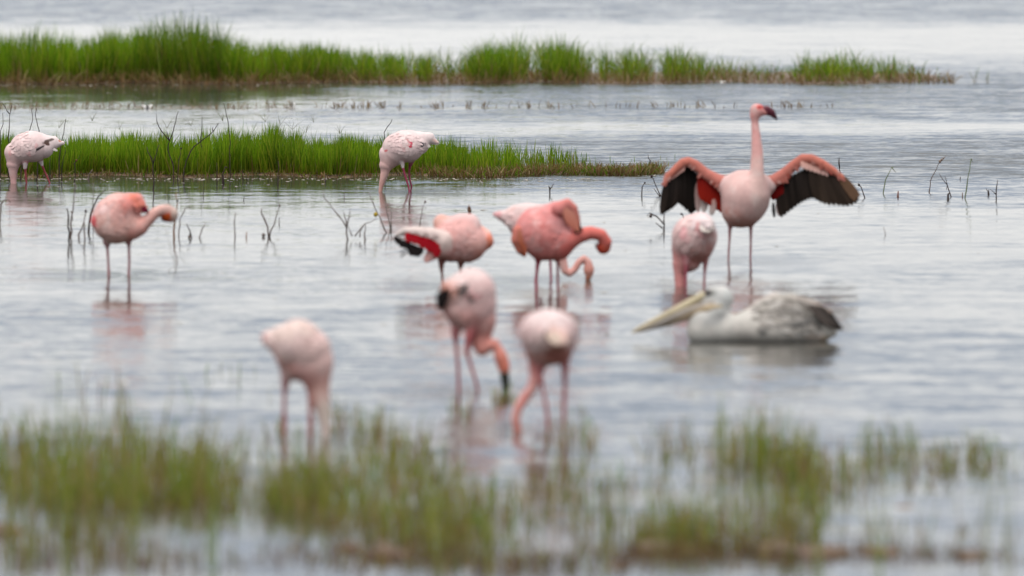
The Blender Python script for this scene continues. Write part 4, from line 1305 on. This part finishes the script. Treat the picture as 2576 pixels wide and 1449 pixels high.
twig(T8, [[(965, 1092), (965, 960), (962, 860)], [(945, 868), (985, 820), (1020, 752)]], 'twig with a dried rusty leaf before the middle bank', 3, knobs=[(985, 815, 7, (.16, .06, .03))])
twig(T8, [[(1125, 1062), (1150, 990), (1190, 930)]], 'stout leaning stub at the foot of the middle bank', 4, WOOD2)
twig(T8, [[(1975, 1195), (1972, 850), (1890, 640)], [(1975, 850), (2050, 610)]], 'Y shaped dark twig in the water in front of the middle bank', 4)
twig(T8, [[(2250, 1045), (2220, 840), (2165, 690), (2185, 560), (2232, 430), (2300, 180)], [(2185, 560), (2090, 450), (2020, 310), (2018, 215)], [(2182, 560), (2150, 440)]], 'tall many forked bare branch in the middle bank', 3.6)
twig(Z7, [[(370, 755), (378, 640), (400, 560), (470, 430), (560, 360), (650, 290), (697, 215)], [(650, 290), (645, 250)]], 'long bare branch leaning right across the middle bank grass', 3.6)
twig(Z7, [[(548, 700), (548, 470), (530, 400), (545, 250), (545, 155)]], 'straight twig crossing the long leaning branch', 3.4)
twig(Z7, [[(800, 700), (802, 350), (790, 230), (770, 140), (745, 30)]], 'tall single twig rising from the grass right of the leaning branch', 3)
twig(Z7, [[(320, 742), (325, 650), (350, 450)]], 'twig with a round bud in front of the middle bank', 2.8, knobs=[(353, 446, 7, WOOD)])
twig(Z7, [[(685, 772), (682, 690), (682, 580)]], 'plain thin twig at the foot of the middle bank below its highest grass', 2.6)
twig(Z7, [[(735, 772), (735, 690), (760, 612)], [(748, 775), (745, 690)], [(760, 620), (785, 628)]], 'stout doubled stub with a drooping leaf tip at the middle bank', 4.4)
twig(Z7, [[(1245, 795), (1245, 680), (1246, 560)]], 'upright twig at the foot of the middle bank under its finger grass heads', 2.8)
twig(Z7, [[(920, 752), (920, 650)], [(960, 742), (955, 680)]], 'pair of short thin twigs at the foot of the middle bank', 2.6)
twig(Z7, [[(1685, 762), (1685, 690)]], 'single short twig at the bank foot well left of the red patched flamingo', 2.6)
twig(Z7, [[(2240, 705), (2232, 380), (2224, 300), (2290, 205), (2297, 178)]], 'crooked twig sticking up behind the red patched pale flamingo', 3)
twig(Z7, [[(558, 885), (556, 770)]], 'thin dark peg in bright water below the middle bank', 2.4)
twig(Z7, [[(925, 932), (937, 888)]], 'tiny slanted twig alone in bright water', 2.4)
twig(Z7, [[(288, 1275), (290, 1150), (322, 930), (305, 855)]], 'knotted stick passing behind the curled head of the salmon flamingo', 4, STUB, knobs=[(318, 930, 7, WOOD)])
twig(Z7, [[(330, 1258), (340, 1100), (390, 1000), (470, 985)]], 'grey bent twig arching right beside the salmon flamingo head', 3, GREYW)
twig(Z7, [[(460, 1275), (432, 1205), (400, 1140)], [(425, 1275), (436, 1205)]], 'short slanted twig leaning left in open water', 3.4, knobs=[(428, 1262, 8, STUB)])
twig(Z7, [[(505, 1272), (545, 1190), (578, 1132)]], 'short grey twig leaning right in open water', 3.2, GREYW)
twig(Z7, [[(848, 1262), (843, 1140), (856, 1040)]], 'upright wavy grey twig left of the V shaped one', 3.4, WOOD2)
twig(Z7, [[(957, 1272), (957, 1215)]], 'small pointed stub in open water near the V shaped twig', 4, STUB)
twig(Z7, [[(1165, 1262), (1150, 1170), (1095, 1050), (1095, 1000)], [(1165, 1262), (1212, 1150), (1262, 970)]], 'V shaped forked twig in open water', 4.2, WOOD2, knobs=[(1262, 975, 7, WOOD2), (1165, 1250, 9, WOOD)])
twig(Z7, [[(1115, 1262), (1112, 1240)]], 'tiny rounded stub left of the V shaped twig', 4, STUB, knobs=[(1112, 1245, 11, GREYW)])
twig(Z7, [[(1252, 1148), (1258, 1080)]], 'thin dark splinter right of the V shaped twig', 2.6)
twig(Z7, [[(1850, 905), (1866, 810)]], 'thin twig in water left of the red patched flamingo neck', 2.2, WOOD2)
twig(Z7, [[(1890, 1290), (1880, 1180), (1840, 1110), (1750, 1000), (1670, 900), (1665, 840)], [(1880, 1180), (1900, 1080), (1912, 1000)], [(1882, 1170), (1858, 1060), (1850, 1030)], [(1930, 1256), (1892, 1160)], [(1890, 1100), (1920, 1070)]], 'grey branching twig sprawling left in the water left of the peach flamingo', 3.6, GREYW)
twig(Z7, [[(2050, 1290), (2050, 1140)], [(1955, 1256), (2050, 1140), (2160, 1090)], [(2000, 1265), (2000, 1215), (2040, 1150)]], 'low tangle of grey sticks like a tripod left of the peach flamingo', 3.8, GREYW)
twig(Z7, [[(2260, 1228), (2190, 1090), (2140, 1000), (2082, 850)]], 'long grey twig with a yellow bud leaning left beside the drooped wing', 3.6, GREYW, knobs=[(2146, 1056, 13, (.42, .30, .03))])
twig(Z7, [[(2290, 1195), (2262, 1080), (2235, 930)], [(2290, 1195), (2292, 1050), (2270, 930)]], 'narrow double stemmed grey twig above the drooped wing tip', 3.4, GREYW)
twig(TC, [[(138, 712), (125, 480), (122, 400), (115, 355), (100, 366)]], 'thick footed stick with a hooked top left of the salmon flamingo', 4.6)
twig(TC, [[(150, 690), (152, 540), (185, 300), (190, 190), (212, 95)], [(160, 380), (176, 490)]], 'tall reddish twig behind the hooked stick', 3.6, WOOD2)
twig(TC, [[(248, 692), (238, 650), (300, 500), (325, 360)]], 'slanted knotty stick left of the salmon flamingo', 4, WOOD2, knobs=[(322, 385, 8, WOOD)])
twig(TC, [[(310, 705), (304, 600), (302, 500)]], 'straight short peg below the slanted knotty stick', 4, WOOD2)
twig(TC, [[(345, 622), (360, 520), (400, 350), (460, 220), (540, 140)]], 'curved dark branch arching behind the back of the salmon flamingo', 4.4)
twig(TC, [[(398, 500), (402, 340), (405, 60)]], 'thin straight stem crossing the curved branch behind the salmon flamingo', 2.2, GREYW)
twig((1, 0, 0), [[(-4, 566), (2, 515), (10, 504), (22, 503), (26, 509)]], 'hooked grey stem entering at the left edge of the photo', 4, WOOD2)
twig(TC, [[(1330, 1055), (1318, 960), (1215, 575)], [(1330, 985), (1370, 880), (1465, 990)], [(1240, 1050), (1330, 1012), (1480, 1016)]], 'very thin pale stalk in open water below the curled head', 1.4, (.30, .28, .24))
twig(T7, [[(960, 450), (968, 300)], [(966, 305), (985, 240), (975, 188)]], 'brown seed spike poking up behind the back of the peach flamingo', 4, (.14, .06, .035), knobs=[(982, 250, 13, (.15, .07, .04)), (978, 225, 11, (.13, .06, .035)), (984, 275, 11, (.15, .07, .04))])
twig(T7, [[(484, 480), (490, 350), (510, 220), (540, 158)]], 'thin grey stem above the white back of the drooped wing', 2.6, GREYW, knobs=[(538, 160, 8, GREYW)])
twig(ZR, [[(720, 582), (720, 510), (712, 488)], [(724, 520), (765, 460)]], 'small forked peg in water above the deep pink flamingo', 4)
twig(ZR, [[(1755, 606), (1760, 500), (1790, 445)]], 'thin bent twig left of the spread wing', 2.8, WOOD, knobs=[(1790, 450, 6, WOOD)])
twig(ZR, [[(1990, 600), (1900, 450), (1866, 380)], [(1965, 612), (1890, 510)]], 'leaning twig with a bud beside the spread wing tip', 3, WOOD, knobs=[(1866, 378, 9, WOOD)])
twig(ZR, [[(2010, 992), (2010, 800)], [(1990, 962), (1912, 900)], [(2000, 910), (1920, 825), (1842, 790), (1812, 822)]], 'dark upright stick with curling side shoots under the spread wing tip', 4.6, WOOD, knobs=[(1856, 825, 10, WOOD)])
twig(ZR, [[(1845, 330), (1850, 200), (1825, 130)], [(1905, 330), (1885, 240), (1890, 205)]], 'dark twig at the ragged right end of the middle bank', 3)
twig(ZR, [[(2240, 860), (2215, 800), (2192, 808)]], 'little curled twig between the spread wing and the small pink flamingo', 2.4, WOOD, knobs=[(2200, 800, 6, WOOD)])
twig(Z3, [[(1203, 1085), (1188, 1050), (1180, 970)], [(1192, 1050), (1190, 968)]], 'narrow dark looped stem behind the outer spread wing', 3)
twig(Z3, [[(1392, 1274), (1352, 1190), (1330, 1162)], [(1352, 1192), (1338, 1182)]], 'leaning stem with a split bud right of the spread wing', 2.8, WOOD, knobs=[(1336, 1175, 8, WOOD)])
GR2 = 'reed stems and stubs in open water on the right'
twig(ZE, [[(320, 645), (360, 470), (437, 318)], [(440, 312), (490, 375)], [(436, 318), (470, 305)]], 'leftmost green reed on the right, its thin top bent over', 3, REEDG, 'reed', 'reed', GR2)
twig(ZE, [[(900, 625), (930, 480), (1030, 270), (1130, 160)]], 'leaning reed with a brown feathery seed head', 2.6, WOOD2, 'reed', 'reed', GR2, knobs=[(1050, 236, 9, (.25, .17, .13)), (1072, 215, 8, (.25, .17, .13)), (1095, 195, 6, (.28, .2, .16))])
twig(ZE, [[(1370, 705), (1400, 480), (1445, 198)], [(1445, 200), (1462, 242)]], 'tallest straight green reed on the right', 3, REEDG, 'reed', 'reed', GR2)
twig(ZE, [[(1220, 687), (1140, 520), (1112, 420)], [(1140, 530), (1042, 388)], [(1132, 592), (1142, 520)]], 'crossed dark stems between the seed head reed and the tallest reed', 2.8, WOOD, 'reed', 'reed', GR2)
twig(ZE, [[(515, 692), (522, 610)]], 'rusty stub right of the leftmost green reed', 6, (.16, .07, .05), 'reed_stub', 'stub', GR2)
twig(ZE, [[(1155, 718), (1155, 650), (1182, 640)]], 'small dark stub below the crossed stems', 5, WOOD, 'reed_stub', 'stub', GR2)
twig(ZE, [[(1340, 692), (1336, 630)]], 'short thick stub beside the foot of the tallest reed', 5, WOOD2, 'reed_stub', 'stub', GR2)
twig(ZE, [[(1765, 712), (1765, 600), (1784, 470)], [(1760, 652), (1690, 590)]], 'rightmost upright twig with one side shoot', 3.4, WOOD, 'reed', 'reed', GR2)
twig(ZE, [[(1672, 668), (1660, 610), (1640, 580)], [(1674, 665), (1672, 585)]], 'small V shaped stub left of the rightmost twig', 3.4, WOOD, 'reed_stub', 'stub', GR2)
twig(ZE, [[(372, 1172), (335, 1068)]], 'faint thin stalk in bright water on the right', 2, GREYW, 'reed', 'reed', GR2)
twig(ZE, [[(1312, 470), (1312, 430)]], 'tiny dark peg left of the top of the tallest reed', 3.6, WOOD, 'reed_stub', 'stub', GR2)


# ------------------------------------------------------------------ stray white feathers
def fluff(px, py, wp, hp, label, lift=0.0):
    loc = ground(px, py); s_ = F_PX / loc[1]
    V, F, C = [], [], []
    for i in range(9):
        a = rng.uniform(0, 2 * math.pi)
        tipv = np.array([math.cos(a) * wp / s_, math.sin(a) * wp / s_, hp / s_ * rng.uniform(.5, 1.1)])
        feather(V, F, C, (0, 0, 0.0), tipv, .5 * wp / s_, (0, -1, .4), (.82, .78, .76), (.86, .83, .80))
    o = mesh_obj('white_feather', V, F, M_PLUME, loc=(loc[0], loc[1], lift), colors=np.clip(C, 0, .9))
    tag(o, label, 'feather', 'stray white feathers')


fluff(370, 273, 14, 9, 'white feather clump on the pale mud strip before the far bank')
fluff(740, 272, 4, 16, 'upright white feather standing in the water before the far bank')
fluff(553, 200, 6, 6, 'white feather caught in the tall far grass', .07)
fluff(1820, 209, 8, 6, 'white feather at the foot of the thin right part of the far bank')
fluff(310, 1118, 12, 14, 'white fluff caught on the slim tall weed tuft', .22)


# ------------------------------------------------------------------ floating scum along the banks
def scum(n, xf, yf):
    V, F, C = [], [], []
    for i in range(n):
        px, py = xf(), yf()
        p = ground(px, py)
        a, b_ = rng.uniform(.004, .007) * (1 + 3 * rng.random() ** 3), rng.uniform(.01, .05)
        k = 7; b0 = len(V)
        col = np.array((.46, .41, .34)) * rng.uniform(.4, 1.15)
        V.append(p + np.array([0, 0, .004])); C.append(col)
        for j in range(k):
            th = 2 * math.pi * j / k
            r_ = rng.uniform(.6, 1.2)
            V.append(p + np.array([math.cos(th) * a * r_, math.sin(th) * b_ * r_, .002])); C.append(col)
        for j in range(k): F.append((b0, b0 + 1 + j, b0 + 1 + (j + 1) % k))
    return V, F, C


V, F, C = [], [], []
for n_, xf, yf in ((170, lambda: rng.uniform(-20, 2400), lambda: 213 + abs(rng.normal(0, 2.5))), (90, lambda: rng.uniform(-20, 1500), lambda: rng.uniform(216, 262)),
                   (320, lambda: rng.uniform(-20, 760), lambda: rng.normal(273, 2.0)), (90, lambda: rng.uniform(700, 1500), lambda: rng.normal(271, 1.5)),
                   (260, lambda: rng.uniform(-20, 1500), lambda: 449 + abs(rng.normal(0, 3))), (60, lambda: rng.uniform(-20, 1400), lambda: rng.uniform(450, 472)),
                   (110, lambda: rng.uniform(1450, 2050), lambda: rng.normal(440, 3)), (40, lambda: rng.uniform(0, 2500), lambda: rng.uniform(500, 900))):
    v, f, c = scum(n_, xf, yf)
    F += [tuple(i + len(V) for i in q_) for q_ in f]; V += v; C += c
o = mesh_obj('floating_scum', V, F, M_TWIG, colors=np.clip(C, 0, .9))
tag(o, 'pale scum and foam flecks floating along the grass banks', kind='stuff')
